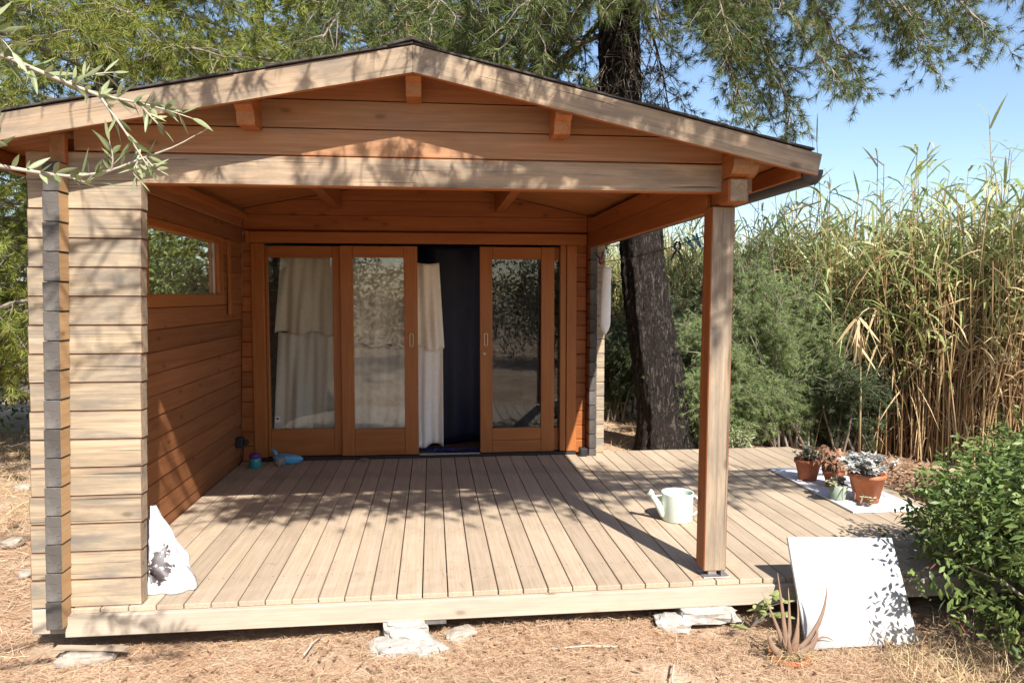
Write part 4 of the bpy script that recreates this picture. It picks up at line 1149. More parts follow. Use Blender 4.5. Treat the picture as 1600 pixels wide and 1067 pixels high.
up_ = [(-2.1, 1.25, 1.5), (-1.5, 1.45, 1.93), (-1.10, 1.58, 2.00), (-0.86, 1.60, 1.955), (-0.765, 1.6, 1.915), (-0.673, 1.60, 1.879)]
OW.add(*tube_arrays(up_, [.03, .014, .007, .0048, .0042, .0036], 8, False))
olive_twig([(-0.96, 1.6, 1.98), (-0.86, 1.60, 1.953), (-0.765, 1.6, 1.915), (-0.673, 1.60, 1.879)], .004, .8)
olive_twig([(-0.673, 1.60, 1.879), (-0.60, 1.61, 1.870), (-0.56, 1.62, 1.862), (-0.492, 1.60, 1.838)], .0028, 1.1, .042)
olive_twig([(-0.673, 1.60, 1.879), (-0.631, 1.59, 1.822), (-0.589, 1.58, 1.758), (-0.575, 1.58, 1.735)], .0028, .45, .04)
olive_twig([(-0.74, 1.6, 1.90), (-0.69, 1.61, 1.925), (-0.655, 1.63, 1.935)], .002, 1.0, .04)
olive_twig([(-0.60, 1.61, 1.870), (-0.575, 1.6, 1.84), (-0.55, 1.6, 1.815)], .0018, .8, .035)
olive_twig([(-0.90, 1.55, 2.02), (-0.85, 1.55, 2.00), (-0.81, 1.55, 1.945)], .002, 1.1, .05)
olive_twig([(-0.97, 1.56, 1.97), (-0.88, 1.54, 1.90), (-0.84, 1.52, 1.845)], .002, .9, .045)
OW = OWL
lo_ = [(-2.1, 1.25, 1.5), (-1.5, 1.5, 1.72), (-1.05, 1.6, 1.755), (-0.868, 1.6, 1.735)]
OW.add(*tube_arrays(lo_, [.03, .014, .006, .0045], 8, False))
olive_twig([(-0.90, 1.6, 1.738), (-0.80, 1.6, 1.722), (-0.735, 1.6, 1.713), (-0.66, 1.6, 1.725), (-0.59, 1.6, 1.756), (-0.53, 1.6, 1.777), (-0.487, 1.6, 1.803)], .0042, .42, .045)
olive_twig([(-0.735, 1.6, 1.713), (-0.70, 1.59, 1.70), (-0.68, 1.58, 1.71)], .0018, .8, .05)
olive_twig([(-0.655, 1.6, 1.727), (-0.645, 1.59, 1.75), (-0.65, 1.585, 1.785)], .0018, .8, .04)
olive_twig([(-0.588, 1.6, 1.757), (-0.57, 1.6, 1.735), (-0.555, 1.59, 1.728)], .0016, .9, .032)
olive_twig([(-0.60, 1.6, 1.75), (-0.615, 1.6, 1.725), (-0.60, 1.6, 1.71)], .0016, .9, .035)
olive_twig([(-0.88, 1.58, 1.735), (-0.86, 1.57, 1.77), (-0.85, 1.56, 1.80)], .0018, .9, .05)
OW = OWU
for k in range(60):        # the rest of the crown, left of the picture
    b = np.array([-2.2, 1.0, 1.9]) + rng.normal(size=3) * [.35, .45, .35]
    e = b + unit(rng.normal(size=3) + [-.4, -.3, .3]) * rng.uniform(.4, .8)
    if e[0] > -.75 * max(e[1], 0) - .75: continue
    olive_twig([b, (b + e) / 2 + rng.normal(size=3) * .05, e], .005, .9, .055)
OWU.obj('branch', M['olive_bark'], ot, smooth=True); OWL.obj('branch', M['olive_bark'], ot, smooth=True); OL.obj('crown', M['olive'], ot, smooth=True)

# ================================================================== litter and dry grass
rng = np.random.default_rng(301)
def scatter_litter(n, x0, x1, y0, y1, ln, wd):
    px = rng.uniform(x0, x1, n); py = rng.uniform(y0, y1, n)
    clump = np.sin(px * 5.1 + 1.3 * np.sin(py * 4)) * np.sin(py * 6.3 + px) > -.75
    px, py = px[clump], py[clump]; n = len(px)
    pz = ground_height(px, py) + rng.uniform(.002, .022, n)
    a = rng.uniform(0, 6.28, n)
    d = unit(np.stack([np.cos(a), np.sin(a), rng.normal(size=n) * .14], 1))
    sd = unit(np.cross(d, [0, 0, 1.0] + rng.normal(size=(n, 3)) * .4))
    return strips(np.stack([px, py, pz], 1), d, sd, ln * rng.uniform(.5, 1.2, n), wd * rng.uniform(.6, 1.3, n), rng.normal(size=n) * .08, (1, .7))
mb = MB()
mb.add(*scatter_litter(75000, -2.2, 3.2, 2.6, 3.75, .065, .0015))
mb.add(*scatter_litter(26000, -5.5, -1.9, 3.0, 8.5, .10, .0032))
mb.add(*scatter_litter(9000, 1.5, 5.0, 6.75, 13.0, .11, .005))
mb.add(*scatter_litter(5000, -2.0, 3.3, 3.75, 4.3, .09, .0022))
tag(mb.obj('pine_needle_litter', M['litter']), 'carpet of fallen brown pine needles over the ground', 'litter', kind='stuff')
n = 420
px = rng.uniform(-1.65, 3.3, n); py = 3.6 + 3.0 * rng.uniform(0, 1, n) ** 1.2; a = rng.uniform(0, 6.28, n)
d = unit(np.stack([np.cos(a), np.sin(a), 0 * a], 1)); sd = unit(np.cross(d, [0, 0, 1.0]))
mb = MB(); mb.add(*strips(np.stack([px, py, np.full(n, .003)], 1), d, sd, rng.uniform(.02, .075, n), .0022, -.02, (1, 1, .6)))
tag(mb.obj('deck_needles', M['litter']), 'few fallen pine needles strewn over the deck boards', 'litter', kind='stuff')
n = 900
px = rng.uniform(-2.1, 2.9, n); py = rng.uniform(2.7, 3.6, n); a = rng.uniform(0, 6.28, n)
mb = MB(); d = unit(np.stack([np.cos(a), np.sin(a), rng.normal(size=n) * .2], 1))
mb.add(*strips(np.stack([px, py, ground_height(px, py) + .02], 1), d, unit(np.cross(d, [0, 0, 1.] + rng.normal(size=(n, 3)) * .5)), rng.uniform(.02, .05, n), rng.uniform(.008, .02, n), rng.normal(size=n) * .3, (.2, 1, .8, .1)))
n2 = 2500
px = rng.uniform(3.42, 4.8, n2); py = rng.uniform(4.2, 7.0, n2); a = rng.uniform(0, 6.28, n2)
d = unit(np.stack([np.cos(a), np.sin(a), rng.normal(size=n2) * .3], 1))
mb.add(*strips(np.stack([px, py, ground_height(px, py) + rng.uniform(.01, .06, n2)], 1), d, unit(np.cross(d, [0, 0, 1.] + rng.normal(size=(n2, 3)) * .5)), rng.uniform(.04, .12, n2), rng.uniform(.012, .03, n2), rng.normal(size=n2) * .3, (.2, 1, .8, .1)))
tag(mb.obj('dead_leaf_litter', M['dead']), 'scattered dead brown leaves on the ground', 'litter', kind='stuff')

def grass(mb, cx, cy, n, spread, h, w=.003, lean=.5):
    px = cx + rng.normal(size=n) * spread; py = cy + rng.normal(size=n) * spread
    d = unit(np.stack([rng.normal(size=n) * lean, rng.normal(size=n) * lean, np.ones(n)], 1))
    sd = unit(np.cross(d, rng.normal(size=(n, 3))))
    mb.add(*strips(np.stack([px, py, ground_height(px, py)], 1), d, sd, h * rng.uniform(.4, 1.2, n), w, rng.uniform(0, .7, n), (1, .9, .6, .1)))
mb = MB()
for k in range(24): grass(mb, rng.uniform(2.05, 2.9), rng.uniform(2.55, 3.15), 26, .07, .26)
for k in range(60): grass(mb, rng.uniform(-2.0, 2.4), rng.uniform(2.65, 3.45), 9, .05, .09, .002, 1.0)
for k in range(130): grass(mb, rng.uniform(-7.5, -2.6), rng.uniform(5.5, 10), 24, .12, .24, .005, .7)
for k in range(30): grass(mb, rng.uniform(1.7, 4.0), rng.uniform(7.5, 12), 18, .1, .2, .005, .7)
tag(mb.obj('dry_grass', M['straw']), 'tufts of dry straw coloured grass', 'grass', kind='stuff')
#PART3
# ================================================================== things on and around the deck
M['white_paint'] = plain('white_painted_board', (0.60, 0.60, 0.61), 0.55, 0.07, 9, dirt=(0.36, 0.32, 0.27), dirt_amt=0.5)
M['white_mat'] = plain('white_rough_board', (0.68, 0.68, 0.69), 0.7, 0.08, 60, dirt=(0.5, 0.49, 0.47), dirt_amt=0.4, bumpy=0.2)
M['terracotta'] = plain('terracotta', (0.40, 0.135, 0.065), 0.85, 0.15, 25, dirt=(0.50, 0.30, 0.21), dirt_amt=0.45, spec=0.2)
M['green_pot'] = plain('sage_green_glaze', (0.23, 0.29, 0.22), 0.45, 0.1, 12, dirt=(0.35, 0.36, 0.30), dirt_amt=0.4)
M['soil'] = plain('potting_soil', (0.06, 0.04, 0.03), 0.95, 0.4, 80, bumpy=0.5)
M['can'] = plain('pale_mint_enamel', (0.60, 0.69, 0.60), 0.4, 0.05, 10, dirt=(0.48, 0.54, 0.46), dirt_amt=0.3)
M['succulent'] = leaf_mat('succulent_leaves', (0.22, 0.24, 0.12), (0.50, 0.50, 0.34), 0.15, 0.5, 8.0, (0.33, 0.13, 0.09), 0.12)
M['silver'] = leaf_mat('silvery_leaves', (0.42, 0.43, 0.40), (0.68, 0.69, 0.66), 0.15, 0.7, 8.0, (0.30, 0.22, 0.15), 0.08)
M['aloe'] = leaf_mat('aloe_leaves', (0.19, 0.075, 0.05), (0.27, 0.20, 0.14), 0.05, 0.5, 9.0)
M['wilted'] = leaf_mat('wilted_leaves', (0.24, 0.10, 0.06), (0.45, 0.25, 0.14), 0.1, 0.7, 8.0)
M['concrete'] = plain('white_concrete', (0.38, 0.36, 0.33), 0.9, 0.25, 26, dirt=(0.26, 0.21, 0.16), dirt_amt=0.7, bumpy=0.8)
M['stone'] = plain('pale_limestone', (0.33, 0.28, 0.23), 0.9, 0.25, 26, dirt=(0.22, 0.17, 0.13), dirt_amt=0.6, bumpy=0.6)
M['cream_cloth'] = plain('cream_cotton', (0.86, 0.78, 0.65), 0.95, 0.06, 40, spec=0.1)
M['white_cloth'] = plain('white_cotton', (0.86, 0.79, 0.70), 0.95, 0.06, 40, spec=0.1)
M['hang_cloth'] = plain('white_hung_cloth', (0.75, 0.72, 0.68), 0.95, 0.05, 30, spec=0.1)
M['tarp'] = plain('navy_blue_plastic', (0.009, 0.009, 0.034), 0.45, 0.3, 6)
M['blue_bag'] = plain('bright_blue_plastic', (0.05, 0.06, 0.42), 0.4, 0.3, 8)
M['blue'] = plain('sky_blue_plastic', (0.10, 0.36, 0.62), 0.4, 0.1, 10)
M['teal'] = plain('teal_plastic', (0.02, 0.17, 0.25), 0.4, 0.1, 10)
M['purple'] = plain('purple_lid', (0.10, 0.03, 0.20), 0.4, 0.1, 10)
M['jar_teal'] = plain('teal_jar_glass', (0.03, 0.22, 0.23), 0.2, 0.15, 20)
M['red'] = plain('red_plastic', (0.45, 0.03, 0.06), 0.4, 0.1, 10)
M['clear'] = glass_mat('tumbler_glass', 0.5, 1.6)  # pale speckled veil painted in to brighten the clear glass, not dust
M['bag_white'] = plain('white_plastic_bag', (0.80, 0.80, 0.80), 0.5, 0.03, 8)

def printed_bag_mat():
    m, nt, n, l, b = new_mat('printed_white_bag')
    tc = n.new('ShaderNodeTexCoord'); v = tc.outputs['Object']
    sx = n.new('ShaderNodeSeparateXYZ'); l.new(v, sx.inputs[0])
    nz = noise(n, l, v, 14, 3, .6)
    nz2 = noise(n, l, v, 34, 3, .6)
    # a dark blotch printed low on the bag
    dx = math_node(n, l, 'DIVIDE', math_node(n, l, 'SUBTRACT', sx.outputs[0], 0.09), 0.065)
    dz = math_node(n, l, 'DIVIDE', math_node(n, l, 'SUBTRACT', sx.outputs[2], 0.12), 0.10)
    rr = math_node(n, l, 'ADD', math_node(n, l, 'POWER', math_node(n, l, 'ABSOLUTE', dx), 2.0), math_node(n, l, 'POWER', math_node(n, l, 'ABSOLUTE', dz), 2.0))
    r2 = math_node(n, l, 'ADD', rr, math_node(n, l, 'MULTIPLY_ADD', nz, 4.5, -2.3))
    k = ramp(n, l, r2, .5, .58, (1, 1, 1), (0, 0, 0))
    k2 = math_node(n, l, 'MULTIPLY', k, ramp(n, l, nz2, .38, .42))
    c = mixrgb(n, l, k2, (0.47, 0.47, 0.48), (0.06, 0.048, 0.05))
    l.new(c, b.inputs['Base Color']); b.inputs['Roughness'].default_value = .5
    return m

# --- white board leaning on the deck edge
def leaning_board():
    root_loc = Vector((2.05, 3.195, GZ))
    bl, br_, tl, tr_ = Vector((1.766, 3.195, -.205)), Vector((2.335, 3.195, -.205)), Vector((1.820, 3.515, .232)), Vector((2.392, 3.515, .205))
    nrm = (br_ - bl).cross(tl - bl).normalized() * .012
    P = [bl, br_, tr_, tl] + [p - nrm * 1.6 for p in (bl, br_, tr_, tl)]
    mb = MB(); mb.add([p - root_loc for p in P], [(0, 1, 2, 3), (7, 6, 5, 4), (0, 4, 5, 1), (1, 5, 6, 2), (2, 6, 7, 3), (3, 7, 4, 0)])
    o = mb.obj('white_board', M['white_paint'], None, Matrix.Translation(root_loc))
    tag(o, 'square white painted board leaning against the deck edge', 'board')
leaning_board()
o = slab('white_board', (2.83, 4.575, .002), (3.345, 5.83, .016), M['white_mat'], None, 'Y', .002)
tag(o, 'white rectangular board lying flat on the deck under the pots', 'board')

# --- pots
def pot_arrays(r_top, r_bot, h, rim=.0, rim_h=.03):
    if rim: prof = [(0, 0), (r_bot, 0), (r_top * .96, h - rim_h), (r_top + rim, h - rim_h + .001), (r_top + rim, h), (r_top - .008, h), (r_top - .012, h - .03), (0, h - .03)]
    else: prof = [(0, 0), (r_bot * .95, 0), (r_bot, .005), (r_top, h), (r_top - .006, h + .001), (r_top - .010, h - .025), (0, h - .025)]
    return lathe_arrays(prof, 28)

def rosette_leaves(mb, rng, centres, n, ln, w, up=(.1, 1.0), droop=.2, fold=.3, prof=(.5, .9, 1.0, .7, .1)):
    for c in centres:
        a = rng.uniform(0, 6.28, n)
        d = unit(np.stack([np.cos(a), np.sin(a), rng.uniform(*up, n)], 1))
        sd = unit(np.cross(d, [0, 0, 1.0]))
        B = np.repeat(np.array(c, float)[None], n, 0)
        mb.add(*strips(B, d, sd, ln * rng.uniform(.6, 1.15, n), w * rng.uniform(.8, 1.2, n), droop * rng.uniform(.3, 1.3, n), prof, fold))

def potted(name, loc, rt, rb, h, pmat, label, seed, style, rim=0.012):
    rng = np.random.default_rng(seed)
    root = empty(name, loc, 0, label, 'potted plant', None)
    wm = Matrix.Translation(loc)
    mb = MB(); mb.add(*pot_arrays(rt, rb, h, rim)); p = mb.obj('pot', pmat, root, wm, smooth=False)
    for poly in p.data.polygons: poly.use_smooth = True
    mb = MB(); mb.add(*lathe_arrays([(0, h - .018), (rt - .014, h - .026)], 20)); mb.obj('soil', M['soil'], root, wm)
    lf = MB(); st = MB()
    if style == 'succulent':
        for k in range(26):
            b = np.array([rng.normal() * rt * .4, rng.normal() * rt * .4, h - .02])
            e = b + np.array([rng.normal() * .05 - .02, rng.normal() * .04, rng.uniform(.03, .13)])
            st.add(*tube_arrays([b, (b + e) / 2 + rng.normal(size=3) * .008, e], [.004, .0035, .003], 5, False))
            rosette_leaves(lf, rng, [e, (b + e) / 2 + [0, 0, .02]], 10, .032, .016, (.1, 1.2), .1)
        m = M['succulent']
    elif style == 'silver':
        for k in range(40):
            a = rng.uniform(0, 6.28); rr = rng.uniform(.02, rt * 1.15)
            b = np.array([math.cos(a) * rr * .5, math.sin(a) * rr * .5, h - .03])
            e = np.array([math.cos(a) * rr * 1.35, math.sin(a) * rr * 1.35, h + rng.uniform(.02, .11) - rr * .3 + .03])
            st.add(*tube_arrays([b, (b + e) / 2 + [0, 0, .02], e], [.005, .004, .003], 5, False))
            rosette_leaves(lf, rng, [e, e * .9 + b * .1], 13, .050, .0135, (-.1, 1.1), .25)
        m = M['silver']
    elif style == 'wilted':
        for k in range(16):
            b = np.array([rng.normal() * rt * .3, rng.normal() * rt * .3, h - .02])
            e = b + np.array([rng.normal() * .07 - .03, rng.normal() * .05, rng.uniform(.08, .22)])
            st.add(*tube_arrays([b, (b + e) / 2 + rng.normal(size=3) * .02, e], [.004, .003, .002], 5, False))
            rosette_leaves(lf, rng, [e, (b + e) / 2], 6, .05, .022, (-.6, .4), .9)
        m = M['wilted']
    else:
        for k in range(13 if rt > .03 else 4):
            a = rng.uniform(0, 6.28)
            b = np.array([rng.normal() * rt * .3, rng.normal() * rt * .3, h - .02])
            e = b + np.array([math.cos(a) * .075, math.sin(a) * .06, rng.uniform(.01, .06)])
            st.add(*tube_arrays([b, (b + e) / 2 + [0, 0, .02], e], [.004, .0035, .003], 5, False))
            rosette_leaves(lf, rng, [e], 11, .040, .020, (-.2, .8), .2)
        for sx_ in ((-1, 1) if rt > .03 else ()):   # a trailing shoot over the rim
            pth = [(0.02, -rt * .6, h), (0.035 * sx_ + .03, -rt - .012, h - .005), (0.05 * sx_ + .03, -rt - .02, h * .55), (0.045 * sx_ + .03, -rt - .02, h * .2)]
            st.add(*tube_arrays(pth, [.005, .005, .004, .003], 5, False))
        m = M['succulent']
    st.obj('stems', M['twig'], root, wm); lf.obj('leaves', m, root, wm, smooth=True)
    return root
DZ = .0165
potted('potted_succulent', (2.965, 5.43, DZ), .100, .066, .165, M['terracotta'], 'terracotta pot with pale leggy succulent at the far left of the white mat', 401, 'succulent', .006)
potted('potted_succulent', (3.065, 4.80, DZ), .122, .080, .205, M['terracotta'], 'largest terracotta pot with silvery rosettes spilling over its rim', 402, 'silver', .006)
potted('potted_succulent', (2.890, 4.87, DZ), .068, .050, .105, M['green_pot'], 'small sage green pot with trailing succulent in front of its neighbours', 403, 'trail', 0)
potted('potted_plant', (3.06, 5.22, DZ), .075, .052, .12, M['terracotta'], 'small terracotta pot with wilted reddish plant half hidden behind the green pot', 404, 'wilted', .005)
potted('potted_seedling', (2.955, 4.70, DZ), .020, .016, .020, M['soil'], 'tiny seedling tuft on the white mat before the largest pot', 405, 'trail2', 0)

# --- aloe in a sunken pot before the leaning board
def aloe():
    loc = (1.655, 3.16, GZ - .12)
    rng = np.random.default_rng(431)
    root = empty('potted_aloe', loc, 0, 'reddish spiky aloe in a sunken terracotta pot before the leaning board', 'potted plant')
    wm = Matrix.Translation(loc)
    mb = MB(); mb.add(*pot_arrays(.088, .065, .12, .006)); mb.obj('pot', M['terracotta'], root, wm, smooth=True)
    mb = MB(); mb.add(*lathe_arrays([(0, .11), (.07, .095)], 18)); mb.obj('soil', M['soil'], root, wm)
    L = [((-.14, 0.0, .42), .03, .10, -.5), ((-.055, .02, .50), .036, .02, 0), ((.005, .03, .42), .034, 0, 0), ((.035, -.01, .30), .066, 0, .0), ((.19, .02, .44), .042, .06, .2),
         ((-.10, -.03, .29), .05, -.12, .0), ((.13, -.02, .24), .06, .03, 0), ((.06, .05, .36), .03, .03, 0), ((-.03, -.05, .24), .05, 0, 0), ((.24, .04, .23), .028, -.14, 0)]
    for tip, w, curl, tw in L:
        b = np.array([tip[0] * .12, tip[1] * .2, .105]); e = np.array(tip)
        n = 9; t = np.linspace(0, 1, n)
        mid = (b + e) / 2 + np.array([tip[0] * .22, -.02, -.03]) + np.array([curl * .6, 0, 0])
        P = np.outer((1 - t) ** 2, b) + np.outer(2 * t * (1 - t), mid) + np.outer(t * t, e)
        if curl < 0: P[:, 2] -= np.maximum(0, t - .6) ** 2 * .5
        rad = w * .40 * (1 - t ** 1.4) + .0012
        V, F = tube_arrays(P, rad, 8, True)
        c = np.repeat(P, 8, 0); off = V - c; off[:, 1] *= .55
        mb = MB(); mb.add(c + off, F); mb.obj('aloe_leaf', M['aloe'], root, wm, smooth=True)
    mb = MB(); n = 520
    a = rng.uniform(0, 6.28, n); r_ = rng.uniform(0, .10, n)
    B = np.stack([np.cos(a) * r_, np.sin(a) * r_, .10 + rng.uniform(0, .05, n)], 1)
    d = unit(rng.normal(size=(n, 3)) * [1, 1, .5]); mb.add(*strips(B, d, unit(np.cross(d, rng.normal(size=(n, 3)))), rng.uniform(.04, .11, n), .003, rng.uniform(0, .6, n), (1, .8, .4)))
    mb.obj('dry_tuft', M['straw'], root, wm)
aloe()

# --- vine leaves by the stone block
def vine():
    loc = (1.60, 3.45, GZ); rng = np.random.default_rng(440)
    root = empty('creeping_vine', loc, 0, 'small yellow green vine at the deck edge beside the stone blocks', 'plant')
    wm = Matrix.Translation(loc); lf = MB(); st = MB()
    for k in range(12):
        e = np.array([rng.uniform(-.12, .16), rng.uniform(-.10, .02), rng.uniform(.03, .16)])
        st.add(*tube_arrays([(0, 0, 0), e * .6 + [0, 0, .03], e], [.003, .0025, .002], 4, False))
        rosette_leaves(lf, rng, [e], 5, .045, .034, (-.2, .9), .2)
    st.obj('stems', M['twig'], root, wm); lf.obj('leaves', M['reed_leaf'], root, wm)
vine()

# --- watering can
def watering_can():
    loc = (1.60, 4.58, .001)
    root = empty('watering_can', loc, 0, 'pale mint watering can with stub spout standing on the deck behind the post', 'watering can')
    wm = Matrix.Translation(loc)
    mb = MB(); mb.add(*lathe_arrays([(0, 0), (.095, 0), (.100, .006), (.102, .17), (.106, .180), (.104, .186), (.098, .182), (.097, .17), (.095, .012), (0, .010)], 36))
    mb.obj('body', M['can'], root, wm, smooth=True)
    # half cover over the mouth
    V = [(0, 0, .188)] + [(.100 * math.cos(a), .100 * math.sin(a), .184) for a in np.linspace(R(100), R(260), 14)]
    mb = MB(); mb.add(V, [(0, i, i + 1) for i in range(1, 14)]); mb.obj('cover', M['can'], root, wm, smooth=True)
    V, F = tube_arrays([(-.090, 0, .035), (-.115, -.002, .075), (-.150, -.004, .135), (-.185, -.006, .185)], [.027, .023, .019, .018], 14, False)
    mb = MB(); mb.add(V, F); mb.obj('spout', M['can'], root, wm, smooth=True)
    V, F = tube_arrays([(-.178, -.006, .176), (-.196, -.006, .196)], [.022, .024], 14, True)
    mb = MB(); mb.add(V, F); mb.obj('rose', M['can'], root, wm, smooth=True)
    rod('brace', [(-.098, 0, .165), (-.145, -.003, .165), (-.155, -.004, .15)], .005, M['can'], None)
    b = bpy.data.objects[-1] if False else [o for o in COL.objects if o.name.startswith('brace')][-1]
    b.parent = root; b.matrix_parent_inverse = Matrix.Identity(4); b.matrix_basis = Matrix.Identity(4)
    pts = [(.100 + .055 * math.sin(a), .01, .09 - .065 * math.cos(a)) for a in np.linspace(0, math.pi, 12)]
    h = rod('handle', pts, .008, M['can'], None)
    h.parent = root; h.matrix_parent_inverse = Matrix.Identity(4)
watering_can()

# --- small things by the doors
def jar():
    loc = (-1.52, 6.39, .001); root = empty('jar', loc, 0, 'small teal jar with purple lid by the left door jamb', 'jar'); wm = Matrix.Translation(loc)
    mb = MB(); mb.add(*lathe_arrays([(0, 0), (.046, 0), (.05, .006), (.05, .075), (.044, .085)], 24)); mb.obj('body', M['jar_teal'], root, wm, smooth=True)
    mb = MB(); mb.add(*lathe_arrays([(.047, .085), (.049, .087), (.049, .115), (.045, .119), (0, .119)], 24)); mb.obj('lid', M['purple'], root, wm, smooth=True)
jar()
def dustpan():
    loc = (-1.28, 6.53, .001); wm = Matrix.Translation(loc) @ Matrix.Rotation(R(-8), 4, 'Z')
    root = empty('dustpan', loc, R(-8), 'light blue plastic dustpan lying before the left door', 'dustpan')
    n = 15; t = np.linspace(0, 1, n)
    rad = np.interp(t, [0, .06, .18, .38, .6, .8, .93, 1], [.012, .045, .068, .076, .066, .045, .022, .004])
    V, F = tube_arrays(np.stack([-.125 + .27 * t, 0 * t, .060 - .022 * t], 1), rad, 20)
    V[:, 2] = np.where(V[:, 2] > .06, .06 + (V[:, 2] - .06) * .35, V[:, 2]).clip(.001)   # open scoop with a low lip
    V[:, 1] *= .8
    mb = MB(); mb.add(V, F); o = mb.obj('pan', M['blue'], root, wm, smooth=True)
    V, F = tube_arrays([wm @ Vector(p) for p in [(-.09, 0, .07), (-.105, 0, .10), (-.135, 0, .125)]], [.016, .015, .011], 8); mb = MB(); mb.add(V, F)
    mb.obj('handle', M['blue'], root, None, smooth=True)
dustpan()
def tumbler():
    loc = (-1.315, 6.41, .001); wm = Matrix.Translation(loc)
    mb = MB(); mb.add(*lathe_arrays([(0, 0), (.036, 0), (.044, .008), (.047, .05), (.043, .085), (.040, .085), (.043, .05), (.041, .014), (0, .010)], 24))
    tag(mb.obj('drinking_glass', M['clear'], None, wm, smooth=True), 'clear glass tumbler standing in front of the blue dustpan', 'glass')
tumbler()
mb = MB(); mb.add(*lathe_arrays([(0, .004), (.02, .004), (.036, .012), (.040, .014), (.038, .010), (.022, 0), (0, 0)], 24))
tag(mb.obj('saucer', M['steel'], None, Matrix.Translation((-.61, 6.555, .001)), smooth=True), 'small metal saucer on the boards before the sliding door', 'saucer')

# --- curtains and tarp inside
def cloth(name, xa, xb, za, zb, y, mat, label, cat, folds, seed, amp=.025, skew=0.0, taper=0.0, nx=90, nz=26, group=None):
    rng = np.random.default_rng(seed)
    u = np.linspace(0, 1, nx); v = np.linspace(0, 1, nz)
    U, Vv = np.meshgrid(u, v, indexing='ij')
    X = xa + (xb - xa) * U + skew * Vv * (1 - U * .7) + taper * Vv * U
    Z = za + (zb - za) * Vv + .018 * np.sin(U * folds * 6.28) * Vv + .05 * (U - .5) * Vv * (rng.uniform() - .7) * 2
    Z += -.014 * np.abs(np.sin(U * 3.14 * 4)) * (1 - Vv)
    Yy = y + amp * np.sin(U * folds * 6.28 + .8 * np.sin(Vv * 3 + seed)) * (.4 + .6 * Vv) + .4 * amp * np.sin(U * folds * 17.3 + 1.1 * np.sin(Vv * 2.2) + seed) * (.5 + .5 * Vv) + .008 * np.sin(U * 17 + Vv * 5 + seed)
    P = np.stack([X, Yy, Z], -1).reshape(-1, 3)
    c = np.array([(xa + xb) / 2, y, min(za, zb)])
    i = np.arange(nx - 1)[:, None] * nz + np.arange(nz - 1)[None]
    F = np.stack([i, i + nz, i + nz + 1, i + 1], -1).reshape(-1, 4)
    mb = MB(); mb.add(P - c, F)
    o = mb.obj(name, mat, None, Matrix.Translation(c), smooth=True)
    md = o.modifiers.new('thick', 'SOLIDIFY'); md.thickness = .003
    return tag(o, label, cat, group)
cloth('curtain', -1.36, -.80, 1.84, 1.13, 6.80, M['cream_cloth'], 'cream upper curtain behind the left fixed door pane', 'curtain', 2.2, 1, .03, -.06)
cloth('curtain', -1.40, -.80, 1.15, .16, 6.84, M['white_cloth'], 'whitish lower curtain behind the left fixed door pane', 'curtain', 2.6, 2, .03, -.05)
cloth('curtain', -.72, .068, 1.78, 1.00, 6.80, M['cream_cloth'], 'cream upper curtain behind the sliding door reaching into the opening', 'curtain', 3.2, 3, .03, 0, .045)
cloth('curtain', -.72, .10, 1.02, .06, 6.84, M['white_cloth'], 'white lower curtain hanging to the floor in the door opening', 'curtain', 3.6, 4, .03, 0, .0)
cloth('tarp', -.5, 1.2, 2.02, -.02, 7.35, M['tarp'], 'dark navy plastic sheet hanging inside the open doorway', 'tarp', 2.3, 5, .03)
cloth('tarp', -.12, .47, .035, .012, 6.86, M['blue_bag'], 'crumpled bright blue plastic on the floor inside the doorway', 'tarp', 3.0, 6, .05)

# --- bag leaning in the corner of the screen wall
def bag():
    """a slumped, half empty sack leaning on the end of the screen wall"""
    loc = (-1.45, 3.70, 0); n, m = 40, 36
    V = []
    rng = np.random.default_rng(9); ph = rng.uniform(0, 6.28, 8)
    for i in range(n):
        v = i / (n - 1)
        for j in range(m):
            a = 2 * math.pi * j / m
            wdt = .130 * (1 - v ** 1.25) + .012
            dep = .085 * (1 - v ** 1.2) + .008
            cx = .115 - .085 * v - .01 * v * v
            x_ = cx + wdt * math.copysign(abs(math.cos(a)) ** .75, math.cos(a))
            y_ = .06 + .10 * v + dep * math.copysign(abs(math.sin(a)) ** .8, math.sin(a))
            cr = -.045 * max(0, 1 - abs(((a / 6.283) * 6 + 1.2 * v) % 1 - .5) * 5) + .010 * math.sin(9 * v + 3 * math.cos(a) + ph[0]) * math.sin(4 * a + ph[1]) + .008 * math.sin(21 * v + 5 * a + ph[2]) + .012 * abs(math.sin(2.5 * a + 3 * v + ph[3])) - .006
            s = (.35 + .65 * math.sin(math.pi * min(1, v * 1.2 + .1)))
            V.append((x_ + cr * math.cos(a) * s, y_ + cr * math.sin(a) * s, .003 + .395 * v + .012 * math.sin(3 * a + ph[4]) * v * (1 - v)))
    F = [(i * m + j, i * m + (j + 1) % m, (i + 1) * m + (j + 1) % m, (i + 1) * m + j) for i in range(n - 1) for j in range(m)] + [tuple(range(m - 1, -1, -1)), tuple(range((n - 1) * m, n * m))]
    mb = MB(); mb.add(V, F)
    tag(mb.obj('sack', printed_bag_mat(), None, Matrix.Translation(loc), smooth=True), 'white plastic sack with dark print slumped behind the screen wall', 'sack')
bag()

